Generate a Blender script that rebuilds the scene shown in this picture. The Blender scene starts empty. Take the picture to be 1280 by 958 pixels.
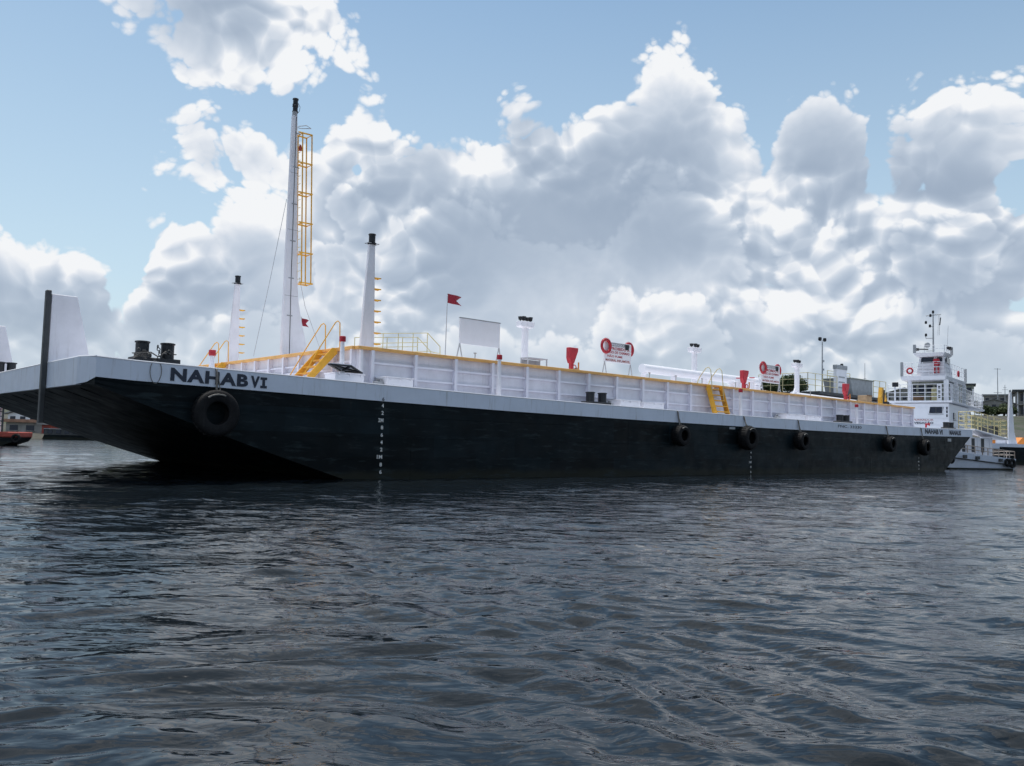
import bpy, bmesh, math, random
import numpy as np
from mathutils import Vector, Matrix, noise

random.seed(4)
D = bpy.data
SC = bpy.context.scene
COL = SC.collection
R = math.radians

# ------------------------------------------------------------------ camera
cam_d = D.cameras.new('camera')
cam_d.sensor_width = 36.0
cam_d.lens = 36.0 * 1040.0 / 1280.0
cam_d.clip_start = 0.1
cam_d.clip_end = 20000
cam = D.objects.new('camera', cam_d)
COL.objects.link(cam)
cam.matrix_world = (Matrix.Translation((0, 0, 1.18)) @
                    Matrix.Rotation(math.pi / 2 + math.atan(70.8 / 1040.0), 4, 'X') @
                    Matrix.Rotation(R(1.47), 4, 'Z'))
SC.camera = cam

# ------------------------------------------------------------------ view
SC.view_settings.view_transform = 'Standard'
SC.view_settings.look = 'None'
SC.view_settings.exposure = 0.12
SC.view_settings.gamma = 1.0
SC.view_settings.use_curve_mapping = False
SC.cycles.max_bounces = 8
SC.cycles.use_denoising = True
SC.cycles.use_adaptive_sampling = True
SC.cycles.adaptive_threshold = 0.025

SUN_EL, SUN_AZ = 74.0, -35.0      # azimuth measured from the view axis, negative = left

# ------------------------------------------------------------------ node helper
class NT:
    """small helper to write node maths"""
    def __init__(self, tree):
        self.t = tree
    def new(self, typ, **kw):
        nd = self.t.nodes.new(typ)
        for k, v in kw.items():
            setattr(nd, k, v)
        return nd
    def put(self, sock, v):
        if hasattr(v, 'is_output') or isinstance(v, bpy.types.NodeSocket):
            self.t.links.new(v, sock)
        else:
            sock.default_value = v
    def m(self, op, a, b=0.0, c=None, clamp=False):
        nd = self.new('ShaderNodeMath', operation=op, use_clamp=clamp)
        self.put(nd.inputs[0], a)
        self.put(nd.inputs[1], b)
        if c is not None:
            self.put(nd.inputs[2], c)
        return nd.outputs[0]
    def mr(self, v, a, b, c=0.0, d=1.0, smooth=False):
        nd = self.new('ShaderNodeMapRange', interpolation_type='SMOOTHSTEP' if smooth else 'LINEAR')
        for i, q in enumerate((v, a, b, c, d)):
            self.put(nd.inputs[i], q)
        return nd.outputs[0]
    def mix(self, f, a, b, mode='MIX'):
        nd = self.new('ShaderNodeMix', data_type='RGBA', blend_type=mode)
        self.put(nd.inputs[0], f)
        self.put(nd.inputs[6], a)
        self.put(nd.inputs[7], b)
        return nd.outputs[2]
    def noise(self, vec, scale, detail=2.0, rough=0.5, dist=0.0):
        nd = self.new('ShaderNodeTexNoise')
        if vec is not None:
            self.put(nd.inputs['Vector'], vec)
        self.put(nd.inputs['Scale'], scale)
        nd.inputs['Detail'].default_value = detail
        nd.inputs['Roughness'].default_value = rough
        nd.inputs['Distortion'].default_value = dist
        return nd.outputs['Fac']
    def vadd(self, a, b, op='ADD'):
        nd = self.new('ShaderNodeVectorMath', operation=op)
        self.put(nd.inputs[0], a)
        self.put(nd.inputs[1], b)
        return nd.outputs[0]

# ------------------------------------------------------------------ world: sky and clouds
world = D.worlds.new('World')
SC.world = world
world.use_nodes = True
wt = world.node_tree
wt.nodes.clear()
N = NT(wt)

tc = N.new('ShaderNodeTexCoord')
nrm = N.new('ShaderNodeVectorMath', operation='NORMALIZE')
N.put(nrm.inputs[0], tc.outputs['Generated'])
dirv = nrm.outputs[0]
sp = N.new('ShaderNodeSeparateXYZ')
N.put(sp.inputs[0], dirv)
az = N.m('MULTIPLY', N.m('ARCTAN2', sp.outputs[0], sp.outputs[1]), 180 / math.pi)
el = N.m('ABSOLUTE', N.m('MULTIPLY', N.m('ARCSINE', sp.outputs[2]), 180 / math.pi))
# the upper outline (degrees) of the cumulus bank all the way round
TOP = [(-180, 17), (-165, 20), (-150, 15), (-132, 21), (-118, 16), (-100, 19), (-85, 14), (-70, 20), (-58, 22),
       (-48, 17), (-40, 12), (-35, 14.2), (-32.3, 13.4), (-30.6, 12.4), (-28.4, 12.7), (-26.6, 11.4), (-25.4, 9.8),
       (-24.7, 11.2), (-23.7, 13.5), (-21.7, 15.0), (-20.2, 15.6), (-17.2, 15.7), (-14.6, 16.5), (-14.0, 19.6),
       (-12.8, 22.6), (-11.2, 24.7), (-9.3, 23.7), (-7.3, 23.0), (-6.2, 23.9), (-3.9, 23.6), (-1.7, 23.4), (0.0, 23.2),
       (2.3, 22.8), (5.1, 23.6), (6.2, 24.5), (8.4, 25.8), (10.1, 26.3), (11.7, 26.1), (13.3, 25.0), (14.4, 23.4),
       (16.0, 21.6), (16.8, 20.0), (17.6, 22.0), (19.1, 22.8), (20.6, 22.8), (22.1, 22.0), (23.3, 20.0), (23.9, 18.8),
       (24.4, 21.5), (25.6, 21.3), (26.8, 22.4), (28.6, 23.2), (30.3, 22.4), (31.9, 21.8), (36, 20), (42, 23), (52, 18),
       (60, 21), (75, 15), (90, 20), (105, 17), (120, 21), (140, 16), (155, 20), (168, 18), (180, 17)]
fc = N.new('ShaderNodeFloatCurve')
cu = fc.mapping.curves[0]
pts = [((a + 180) / 360, e / 40) for a, e in TOP]
cu.points[0].location = pts[0]
cu.points[1].location = pts[-1]
for p in pts[1:-1]:
    cu.points.new(*p)
fc.mapping.update()
N.put(fc.inputs['Value'], N.m('DIVIDE', N.m('ADD', az, 180.0), 360.0))
base = N.m('SUBTRACT', N.m('MULTIPLY', fc.outputs[0], 40.0), el)

def ell(ca, ce, ra, re):
    """1 at the centre, 0 on the ellipse, negative outside"""
    da = N.m('DIVIDE', N.m('SUBTRACT', az, ca), ra)
    de = N.m('DIVIDE', N.m('SUBTRACT', el, ce), re)
    return N.m('SUBTRACT', 1.0, N.m('SQRT', N.m('ADD', N.m('MULTIPLY', da, da), N.m('MULTIPLY', de, de))))

for ca, ce, ra, re in [(-19.6, 27.8, 7.4, 6.2), (-26.4, 27.2, 5.6, 4.4), (-15.2, 25.8, 3.9, 5.2), (-13.0, 24.5, 2.0, 2.4), (-17.6, 17.6, 6.4, 3.4), (-21.0, 18.4, 3.0, 2.2),
                       (-21.8, 18.8, 1.6, 1.5), (-13.8, 17.4, 2.4, 1.8)]:
    base = N.m('MAXIMUM', base, N.m('MULTIPLY_ADD', ell(ca, ce, ra, re), min(ra, re), 0.5))
for ca, ce, ra, re, am in [(-24.9, 11.2, 1.3, 2.0, 4.5), (-11.1, 17.6, 1.1, 1.2, 7), (-12.6, 13.4, 1.3, 1.2, 6), (31.6, 15.0, 2.0, 2.6, 8.0),
                           (29.5, 8.0, 7.0, 4.5, 7.0), (36.0, 8.5, 9.0, 5.5, 9.0), (23.7, 19.2, .7, 1.6, 3)]:
    base = N.m('SUBTRACT', base, N.m('MULTIPLY', N.m('MAXIMUM', ell(ca, ce, ra, re), 0.0), am))
base_u = base
base = N.m('MINIMUM', base, 6.5)
# scattered clouds above the bank, outside the frame
hi = N.m('MULTIPLY', N.m('SUBTRACT', N.noise(dirv, 2.3, 0.0, 0.5), 0.37), 30.0)
hi = N.m('SUBTRACT', hi, N.mr(el, 30.0, 40.0, 14.0, 0.0))
base = N.m('MAXIMUM', base, hi)
# the direction, warped a little so that puffs are not all alike
wn = N.new('ShaderNodeTexNoise')
wn.inputs['Scale'].default_value = 11.0
wn.inputs['Detail'].default_value = 1.0
N.put(wn.inputs['Vector'], dirv)
wv = N.new('ShaderNodeVectorMath', operation='SCALE')
N.put(wv.inputs[0], N.vadd(wn.outputs['Color'], (0.5, 0.5, 0.5), 'SUBTRACT'))
wv.inputs['Scale'].default_value = 0.05
mp = N.new('ShaderNodeMapping')
mp.inputs['Scale'].default_value = (1, 1, 1.2)
N.put(mp.inputs['Vector'], N.vadd(dirv, wv.outputs[0]))
dw = mp.outputs[0]

def billow(vec, scale):
    """rounded domes that meet in creases, like the heads of a cumulus"""
    nd = N.new('ShaderNodeTexVoronoi', feature='F1')
    N.put(nd.inputs['Vector'], vec)
    nd.inputs['Scale'].default_value = scale
    nd.inputs['Detail'].default_value = 0.0
    dd = nd.outputs['Distance']
    return N.m('SUBTRACT', 0.22, N.m('MULTIPLY', dd, dd))

def soft(vec, scale, detail=0.0):
    return N.m('SUBTRACT', N.noise(vec, scale, detail, 0.5), 0.5)

def dens_at(du, da, lo_, puffs):
    v = N.vadd(dw, (R(da), 0, R(du) * 1.2)) if du else dw
    d = 0.0
    for sc_, am in lo_:
        d = N.m('MULTIPLY_ADD', soft(v, sc_, 1.0), am, d)
    for sc_, am in puffs:
        d = N.m('MULTIPLY_ADD', billow(v, sc_), am, d)
    return d

LO = [(5.5, 5.0)]
PUFF = [(9.5, 4.6), (21.0, 3.3), (46.0, 1.8)]
FINE = [(80.0, 1.5)]
fine = N.m('ADD', N.m('MULTIPLY', N.m('SUBTRACT', N.noise(dw, 150.0, 2.0, 0.6), 0.5), 0.9), N.m('MULTIPLY', billow(dw, 98.0), 1.3))
lo0 = dens_at(0, 0, LO, [])
pf0 = dens_at(0, 0, [], PUFF)
pf1 = dens_at(0.7, -0.35, [], PUFF)
far1 = dens_at(2.4, -0.9, LO, PUFF[:1])
nz = N.m('ADD', N.m('ADD', lo0, pf0), fine)
d0 = N.m('ADD', base, nz)
d2 = N.m('ADD', N.m('SUBTRACT', base, 2.4), far1)
alpha = N.mr(d0, -0.1, 1.0, smooth=True)
# large soft patches where the bank is thick (grey) or thin (bright)
thick = None
for ca, ce, ra, re, am in [(-21.7, 25.6, 4.0, 2.2, 1.5), (-1.0, 14.0, 9, 4.5, 1.3), (10.5, 14.2, 6, 3, 1.2), (9.6, 19.4, 4, 2.5, 1.1),
                           (20.1, 18.6, 3.6, 2.4, 1.6), (26.3, 16.5, 4, 3, 1.0), (28.0, 11.5, 5, 2.2, .9), (-5.5, 17.5, 4, 4, .9),
                           (-18.5, 12.0, 4.5, 2.0, .7), (-28.2, 7.5, 6, 3.0, .9), (3.5, 18.5, 5, 3, .8), 
                           (-2.6, 17.6, 2.6, 1.8, -1.3), (6.9, 17.7, 1.0, .7, -1.2), (6.0, 8.8, 6, 2.6, -1.0), (12.0, 11.0, 5, 1.8, -.7), (-12.5, 11.0, 5, 3.0, -1.0), (20.0, 10.5, 6, 2.2, -.9), (-26, 9.5, 5, 2, -.6),
                           (16.5, 16.0, 2.6, 3.5, -.8), (-14.5, 25.2, 3.2, 2.6, -1.1), (-17.6, 14.3, 5, 1.6, -.7), (-9.5, 21.6, 3.0, 2.2, -.8),
                           (-26.0, 11.0, 5, 2.4, -.7), (22, 12.0, 5, 2.5, -.7), (28.5, 21.3, 3.5, 1.5, -.6), (11.5, 24.8, 3, 1.6, -.5),
                           (-22, 8.0, 6, 1.6, .7), (-4.5, 11.5, 3, 2.0, .5), (17.5, 11.5, 3, 1.5, .6), (20.0, 7.0, 5, 1.8, .8),
                           (-30.0, 11.0, 3, 1.2, -.5), (25.0, 12.5, 2.4, 1.8, .5)]:
    da = N.m('DIVIDE', N.m('SUBTRACT', az, ca), ra)
    de = N.m('DIVIDE', N.m('SUBTRACT', el, ce), re)
    q = N.m('MULTIPLY', N.m('EXPONENT', N.m('MULTIPLY', N.m('ADD', N.m('MULTIPLY', da, da), N.m('MULTIPLY', de, de)), -1.0)), am)
    thick = q if thick is None else N.m('ADD', thick, q)
# optical depth towards the sun
calm = N.mr(N.noise(dirv, 4.3, 2.0, 0.5), 0.40, 0.62, 0.12, 1.15, smooth=True)
tau = N.m('MULTIPLY', N.m('MAXIMUM', d2, 0.0), 0.09)
tau = N.m('ADD', tau, N.m('MULTIPLY', N.m('MAXIMUM', d0, 0.0), 0.035))
tau = N.m('ADD', tau, N.m('MULTIPLY', N.m('MULTIPLY', N.m('SUBTRACT', pf1, pf0), calm), 0.62))
tau = N.m('ADD', tau, N.m('MULTIPLY', fine, -0.20))
tau = N.m('ADD', tau, N.m('MULTIPLY', thick, 0.72))
# nearer banks in front of farther ones: bright rim, then darker down to the next rim
q = N.m('DIVIDE', N.m('MULTIPLY_ADD', nz, 0.9, N.m('MINIMUM', base_u, 24.0)), 8.0)
saw = N.m('FRACT', N.m('MAXIMUM', q, 0.0))
deep = N.mr(q, 0.0, 0.9, 0.35, 1.0)
saw = N.m('MULTIPLY', saw, N.mr(saw, 0.82, 1.0, 1.0, 0.0, smooth=True))
saw = N.m('MULTIPLY', saw, deep)
tau = N.m('ADD', tau, N.m('MULTIPLY', saw, 0.75))
lit = N.m('EXPONENT', N.m('MULTIPLY', N.m('MAXIMUM', tau, -0.1), -1.15), 0.0)
lit = N.m('MULTIPLY', lit, 1.0, clamp=True)
ramp = N.new('ShaderNodeValToRGB')
e = ramp.color_ramp.elements
e[0].position = 0.0
e[0].color = (0.30, 0.375, 0.485, 1)
e[1].position = 1.0
e[1].color = (0.83, 0.845, 0.865, 1)
for p_, c_ in ((0.25, (0.42, 0.495, 0.60, 1)), (0.5, (0.545, 0.61, 0.70, 1)), (0.78, (0.72, 0.755, 0.81, 1))):
    q = ramp.color_ramp.elements.new(p_)
    q.color = c_
N.put(ramp.inputs[0], lit)
cloud_col = ramp.outputs[0]

sky = N.new('ShaderNodeTexSky', sky_type='NISHITA')
sky.sun_disc = False
sky.sun_elevation = R(SUN_EL)
sky.sun_rotation = R(SUN_AZ)
sky.air_density = 1.0
sky.dust_density = 1.0
sky.ozone_density = 1.0
skc = N.new('ShaderNodeVectorMath', operation='SCALE')
N.put(skc.inputs[0], sky.outputs[0])
skc.inputs['Scale'].default_value = 1.0
skt = N.mix(1.0, skc.outputs[0], (1.18, 1.34, 1.27, 1), 'MULTIPLY')
# thin bright veil that whitens the air towards the horizon
veil = N.mr(el, 0.0, 32.0, 0.82, 0.0)
CS = 10.0      # cloud colours are written for a background strength of 0.1
cc = N.new('ShaderNodeVectorMath', operation='SCALE')
N.put(cc.inputs[0], cloud_col)
cc.inputs['Scale'].default_value = CS
clear = N.mix(veil, skt, (0.60 * CS, 0.71 * CS, 0.79 * CS, 1))
out = N.mix(alpha, clear, cc.outputs[0])
hz = N.mr(el, 0.0, 10.0, 0.6, 0.0, smooth=True)
out = N.mix(hz, out, (0.60 * CS, 0.685 * CS, 0.74 * CS, 1))
bg = N.new('ShaderNodeBackground')
N.put(bg.inputs[0], out)
bg.inputs[1].default_value = 0.1
wo = N.new('ShaderNodeOutputWorld')
N.put(wo.inputs[0], bg.outputs[0])
world.cycles.sampling_method = 'MANUAL'
world.cycles.sample_map_resolution = 512

# ------------------------------------------------------------------ sun
sd = D.lights.new('sun', 'SUN')
sd.energy = 3.2
sd.angle = R(0.5)
sd.color = (1.0, 0.95, 0.88)
so = D.objects.new('sun', sd)
COL.objects.link(so)
sv = Vector((math.sin(R(SUN_AZ)) * math.cos(R(SUN_EL)), math.cos(R(SUN_AZ)) * math.cos(R(SUN_EL)), math.sin(R(SUN_EL))))
so.rotation_euler = sv.to_track_quat('Z', 'Y').to_euler()

#---STRUCTURE
# ================================================================== materials
MATS = {}
def mat(name, col, rough=0.6, metal=0.0, var=0.12, vscale=3.0, streak=0.0, streak_col=None, bump=0.0, bscale=30.0,
        spec=0.5, coat=0.0, extra=None):
    """painted or plain surface: base colour with soft mottling, optional run-down stains and fine relief"""
    if name in MATS:
        return MATS[name]
    mt = D.materials.new(name)
    mt.use_nodes = True
    n = NT(mt.node_tree)
    b = mt.node_tree.nodes['Principled BSDF']
    t = n.new('ShaderNodeTexCoord')
    p = t.outputs['Object']
    f = n.noise(p, vscale, 4.0, 0.6)
    f = n.mr(f, 0.3, 0.7, 1.0 - var, 1.0 + var)
    c = n.mix(1.0, (*col, 1), f, 'MULTIPLY')
    if streak:
        mp = n.new('ShaderNodeMapping')
        mp.inputs['Scale'].default_value = (5.0, 5.0, 0.5)
        n.put(mp.inputs['Vector'], p)
        s = n.noise(mp.outputs[0], 1.6, 4.0, 0.65)
        s = n.mr(s, 0.54, 0.78, 0.0, streak, smooth=True)
        c = n.mix(s, c, (*(streak_col or (0.12, 0.10, 0.08)), 1))
    if extra:
        c = extra(n, p, c)
    n.put(b.inputs['Base Color'], c)
    r_ = n.mr(n.noise(p, vscale * 2.3, 3.0, 0.6), 0.3, 0.7, max(0.02, rough - 0.08), min(1, rough + 0.1))
    n.put(b.inputs['Roughness'], r_)
    b.inputs['Metallic'].default_value = metal
    b.inputs['Specular IOR Level'].default_value = spec
    b.inputs['Coat Weight'].default_value = coat
    if bump:
        bn = n.new('ShaderNodeBump')
        bn.inputs['Strength'].default_value = 1.0
        bn.inputs['Distance'].default_value = bump
        n.put(bn.inputs['Height'], n.noise(p, bscale, 3.0, 0.6))
        n.put(b.inputs['Normal'], bn.outputs[0])
    MATS[name] = mt
    return mt

def hull_wear(n, p, c):
    # plates rolled in slightly different blacks, and scuffed patches along the side
    br = n.new('ShaderNodeTexBrick')
    mp = n.new('ShaderNodeMapping')
    mp.inputs['Rotation'].default_value = (R(-90), 0, 0)
    n.put(mp.inputs['Vector'], p)
    n.put(br.inputs['Vector'], mp.outputs[0])
    br.inputs['Scale'].default_value = 1.0
    br.inputs['Brick Width'].default_value = 3.1
    br.inputs['Row Height'].default_value = 0.62
    br.inputs['Mortar Size'].default_value = 0.0
    br.inputs['Color1'].default_value = (0.65, 0.65, 0.65, 1)
    br.inputs['Color2'].default_value = (1.9, 1.9, 1.9, 1)
    c = n.mix(1.0, c, br.outputs[0], 'MULTIPLY')
    sz = n.new('ShaderNodeSeparateXYZ')
    n.put(sz.inputs[0], p)
    wl = n.m('ADD', sz.outputs[2], n.m('MULTIPLY', n.noise(p, 1.1, 4.0, 0.6), -0.35))
    c = n.mix(n.mr(wl, 0.16, -0.06, 0.0, 0.75, smooth=True), c, (0.020, 0.022, 0.016, 1))
    m3 = n.new('ShaderNodeMapping')
    m3.inputs['Scale'].default_value = (7.0, 7.0, 0.35)
    n.put(m3.inputs['Vector'], p)
    c = n.mix(n.mr(n.noise(m3.outputs[0], 1.0, 3.0, 0.6), 0.66, 0.80, 0.0, 0.5, smooth=True), c, (0.034, 0.026, 0.020, 1))
    m2 = n.new('ShaderNodeMapping')
    m2.inputs['Scale'].default_value = (0.55, 0.55, 3.2)
    n.put(m2.inputs['Vector'], p)
    s = n.mr(n.noise(m2.outputs[0], 2.0, 5.0, 0.65), 0.53, 0.68, 0.0, 0.75, smooth=True)
    return n.mix(s, c, (0.021, 0.032, 0.036, 1))

M = dict(
    hull=mat('hull_black_paint', (0.0038, 0.0080, 0.0105), 0.5, var=0.4, vscale=0.9, bump=0.004, bscale=3.0, extra=hull_wear, spec=0.10),
    strake=mat('white_strake_paint', (0.62, 0.68, 0.79), 0.45, var=0.06, vscale=1.3, streak=0.55, streak_col=(0.30, 0.30, 0.31), bump=0.004, bscale=2.0),
    white=mat('white_paint', (0.82, 0.82, 0.87), 0.45, var=0.06, streak=0.32, streak_col=(0.42, 0.40, 0.40)),
    bright=mat('clean_white_paint', (0.82, 0.83, 0.88), 0.4, var=0.03),
    trunkwall=mat('trunk_wall_paint_shaded', (0.76, 0.76, 0.82), 0.5, var=0.07, streak=0.25, streak_col=(0.42, 0.40, 0.42)),  # kept darker than the ribs, shading contrast put into the colour
    ribs=mat('rib_paint_lit', (0.82, 0.82, 0.90), 0.45, var=0.04),  # whiter than the wall, painting in the light ribs and stringers catch
    deck=mat('deck_paint', (0.70, 0.70, 0.78), 0.7, var=0.15, vscale=1.0),
    yellow=mat('yellow_paint', (0.80, 0.42, 0.04), 0.5, var=0.12, vscale=5, streak=0.3, streak_col=(0.30, 0.17, 0.06)),
    coam=mat('coaming_yellow_paint', (0.86, 0.47, 0.14), 0.5, var=0.15, vscale=2.5, streak=0.35, streak_col=(0.40, 0.26, 0.12)),
    pale_yellow=mat('faded_yellow_paint', (0.62, 0.55, 0.30), 0.6, var=0.12),
    red=mat('red_paint', (0.44, 0.018, 0.035), 0.45, var=0.15, vscale=6),
    dullred=mat('weathered_red_paint', (0.36, 0.06, 0.04), 0.6, var=0.2, vscale=3),
    black=mat('black_paint', (0.007, 0.010, 0.015), 0.5, var=0.2, vscale=5),
    rubber=mat('rubber', (0.006, 0.0065, 0.008), 0.75, var=0.3, vscale=8, bump=0.004, bscale=40, streak=0.35, streak_col=(0.03, 0.03, 0.03), spec=0.25),
    letter=mat('lettering_paint', (0.012, 0.022, 0.045), 0.5, var=0.1),
    markwhite=mat('draft_mark_paint', (0.72, 0.73, 0.72), 0.6, var=0.1),
    rope=mat('rope', (0.16, 0.15, 0.14), 0.9, var=0.3, vscale=30),
    wire=mat('wire', (0.45, 0.46, 0.48), 0.5, var=0.1),
    glass=mat('window_glass', (0.012, 0.02, 0.04), 0.12, var=0.1, spec=0.35),
    steel=mat('grey_steel', (0.33, 0.35, 0.37), 0.5, var=0.15, streak=0.3),
    dark=mat('dark_grey_paint', (0.05, 0.055, 0.06), 0.6, var=0.2),
    olive=mat('olive_grey_paint', (0.26, 0.28, 0.24), 0.6, var=0.15),
    wood=mat('brown_wood', (0.22, 0.13, 0.07), 0.7, var=0.25, vscale=8),
    orange=mat('orange_paint', (0.70, 0.24, 0.04), 0.55, var=0.15),
    concrete=mat('weathered_concrete', (0.30, 0.29, 0.28), 0.85, var=0.25, vscale=0.8, streak=0.6, streak_col=(0.10, 0.095, 0.09)),
    roof=mat('zinc_roof', (0.26, 0.27, 0.28), 0.6, var=0.25, vscale=0.6, streak=0.5, streak_col=(0.20, 0.12, 0.08)),
    tile=mat('clay_roof', (0.34, 0.19, 0.13), 0.8, var=0.3, vscale=2.0),
    flag=mat('red_cloth', (0.26, 0.014, 0.03), 0.8, var=0.12),
    bark=mat('bark', (0.12, 0.09, 0.07), 0.9, var=0.3, vscale=6, bump=0.02),
    leaf=mat('foliage', (0.055, 0.085, 0.03), 0.7, var=0.45, vscale=0.6),
    leaf2=mat('foliage_light', (0.085, 0.115, 0.04), 0.7, var=0.4, vscale=0.7),
    fender_highlight=mat('tyre_highlight_paint', (0.17, 0.165, 0.155), 0.7, var=0.3, vscale=9),  # tone of the highlight painted on the scuffed tyres
)

# ================================================================== mesh helpers
class MB:
    """collects simple shapes and links them as one mesh object"""
    def __init__(self):
        self.v, self.f = [], []
    def add(self, vs, fs):
        o = len(self.v)
        self.v += [tuple(p) for p in vs]
        self.f += [tuple(i + o for i in q) for q in fs]
        return self
    def box(self, x0, x1, y0, y1, z0, z1):
        return self.hexa([(x0, y0), (x1, y0), (x1, y1), (x0, y1)], z0, [(x0, y0), (x1, y0), (x1, y1), (x0, y1)], z1)
    def hexa(self, lo, z0, hi, z1):
        vs = [(x, y, z0) for x, y in lo] + [(x, y, z1) for x, y in hi]
        return self.add(vs, [(3, 2, 1, 0), (4, 5, 6, 7), (0, 1, 5, 4), (1, 2, 6, 5), (2, 3, 7, 6), (3, 0, 4, 7)])
    def bar(self, p0, p1, w, h, up=(0, 0, 1)):
        p0, p1 = Vector(p0), Vector(p1)
        d = (p1 - p0).normalized()
        s = d.cross(Vector(up))
        if s.length < 1e-4:
            s = d.cross(Vector((1, 0, 0)))
        s.normalize()
        q = s.cross(d)
        c = [s * (a * w / 2) + q * (b * h / 2) for a, b in ((-1, -1), (1, -1), (1, 1), (-1, 1))]
        return self.add([p0 + k for k in c] + [p1 + k for k in c],
                        [(0, 1, 2, 3), (7, 6, 5, 4), (0, 4, 5, 1), (1, 5, 6, 2), (2, 6, 7, 3), (3, 7, 4, 0)])
    def tube(self, pts, r, n=8, r1=None, closed=False, cap=True):
        pts = [Vector(p) for p in pts]
        m = len(pts)
        vs, fs = [], []
        prev = None
        for i, p in enumerate(pts):
            if closed:
                d = (pts[(i + 1) % m] - pts[i - 1]).normalized()
            else:
                d = (pts[min(i + 1, m - 1)] - pts[max(i - 1, 0)]).normalized()
            if prev is None:
                a = d.cross(Vector((0, 0, 1)))
                if a.length < 1e-3:
                    a = Vector((1, 0, 0))
                a.normalize()
            else:
                a = (prev - d * prev.dot(d)).normalized()
            prev = a
            b = d.cross(a)
            rr = r if r1 is None else r + (r1 - r) * i / (m - 1)
            vs += [p + (a * math.cos(2 * math.pi * k / n) + b * math.sin(2 * math.pi * k / n)) * rr for k in range(n)]
        for i in range(m if closed else m - 1):
            j = (i + 1) % m
            for k in range(n):
                l = (k + 1) % n
                fs.append((i * n + k, i * n + l, j * n + l, j * n + k))
        if cap and not closed:
            fs += [tuple(range(n - 1, -1, -1)), tuple((m - 1) * n + k for k in range(n))]
        return self.add(vs, fs)
    def lathe(self, prof, n=20, c=(0, 0, 0), axis='Z'):
        """prof: (radius, height) pairs"""
        vs, fs = [], []
        for r, z in prof:
            for k in range(n):
                a = 2 * math.pi * k / n
                x, y = r * math.cos(a), r * math.sin(a)
                p = {'Z': (x, y, z), 'Y': (x, z, y), 'X': (z, x, y)}[axis]
                vs.append((p[0] + c[0], p[1] + c[1], p[2] + c[2]))
        for i in range(len(prof) - 1):
            for k in range(n):
                l = (k + 1) % n
                fs.append((i * n + k, i * n + l, (i + 1) * n + l, (i + 1) * n + k))
        fs += [tuple(range(n - 1, -1, -1)), tuple((len(prof) - 1) * n + k for k in range(n))]
        return self.add(vs, fs)
    def prism(self, poly, d0, d1, plane='XZ'):
        """closed outline in a plane, thickened from d0 to d1 along the third axis"""
        n = len(poly)
        def P(a, b, d):
            return {'XZ': (a, d, b), 'YZ': (d, a, b), 'XY': (a, b, d)}[plane]
        vs = [P(a, b, d0) for a, b in poly] + [P(a, b, d1) for a, b in poly]
        fs = [tuple(range(n - 1, -1, -1)), tuple(range(n, 2 * n))]
        fs += [(i, (i + 1) % n, n + (i + 1) % n, n + i) for i in range(n)]
        return self.add(vs, fs)
    def torus(self, c, R_, r, axis='Y', n=28, m=10, squash=1.0, arc=None):
        vs, fs = [], []
        for i in range(n):
            a = 2 * math.pi * i / n
            for j in range(m):
                b = 2 * math.pi * j / m
                rr = R_ + r * math.cos(b)
                x, y, z = rr * math.cos(a), rr * math.sin(a), r * math.sin(b) * squash
                p = {'Z': (x, y, z), 'Y': (x, z, y), 'X': (z, x, y)}[axis]
                vs.append((p[0] + c[0], p[1] + c[1], p[2] + c[2]))
        for i in range(n):
            for j in range(m):
                k, l = (i + 1) % n, (j + 1) % m
                fs.append((i * m + j, k * m + j, k * m + l, i * m + l))
        return self.add(vs, fs)
    def mesh(self, name, mt, smooth=False, bevel=0.0):
        me = D.meshes.new(name)
        me.from_pydata(self.v, [], self.f)
        bm = bmesh.new()
        bm.from_mesh(me)
        bmesh.ops.recalc_face_normals(bm, faces=bm.faces)
        if bevel:
            bmesh.ops.bevel(bm, geom=[e for e in bm.edges if e.is_manifold and e.calc_face_angle(0) > 0.6], offset=bevel,
                            segments=1, affect='EDGES', profile=0.5, clamp_overlap=True)
        bm.to_mesh(me)
        bm.free()
        me.materials.append(mt if not isinstance(mt, str) else M[mt])
        if smooth:
            me.shade_smooth()
            me.set_sharp_from_angle(angle=R(40))
        return me
    def build(self, name, mt, parent=None, smooth=False, bevel=0.0, loc=None):
        return link(name, self.mesh(name, mt, smooth, bevel), parent, loc)

def link(name, me, parent=None, loc=None):
    o = D.objects.new(name, me)
    COL.objects.link(o)
    if parent is not None:
        o.parent = parent
    if loc is not None:
        o.location = loc
    return o

def frame(x, y, ang, z=0.0):
    return Matrix.Translation((x, y, z)) @ Matrix.Rotation(ang, 4, 'Z')

WORLD = Matrix.Identity(4)
def tag(o, label=None, cat=None, group=None, kind=None):
    for k, v in (('label', label), ('category', cat), ('group', group), ('kind', kind)):
        if v:
            o[k] = v
    return o

def thing(name, label, cat, loc=(0, 0, 0), fr=WORLD, rz=0.0, group=None):
    e = D.objects.new(name, None)
    COL.objects.link(e)
    e.empty_display_size = 0.3
    e.matrix_world = fr @ Matrix.Translation(loc) @ Matrix.Rotation(rz, 4, 'Z')
    return tag(e, label, cat, group)

def copy_tree(o, parent=None):
    c = o.copy()
    COL.objects.link(c)
    if parent is not None:
        c.parent = parent
    for ch in list(o.children):
        copy_tree(ch, c)
    return c

def copy_thing(src, loc, fr, label, rz=0.0, scale=None):
    c = copy_tree(src)
    c.matrix_world = fr @ Matrix.Translation(loc) @ Matrix.Rotation(rz, 4, 'Z') @ (Matrix.Diagonal((scale, scale, scale, 1)) if scale else Matrix.Identity(4))
    c['label'] = label
    return c

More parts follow.
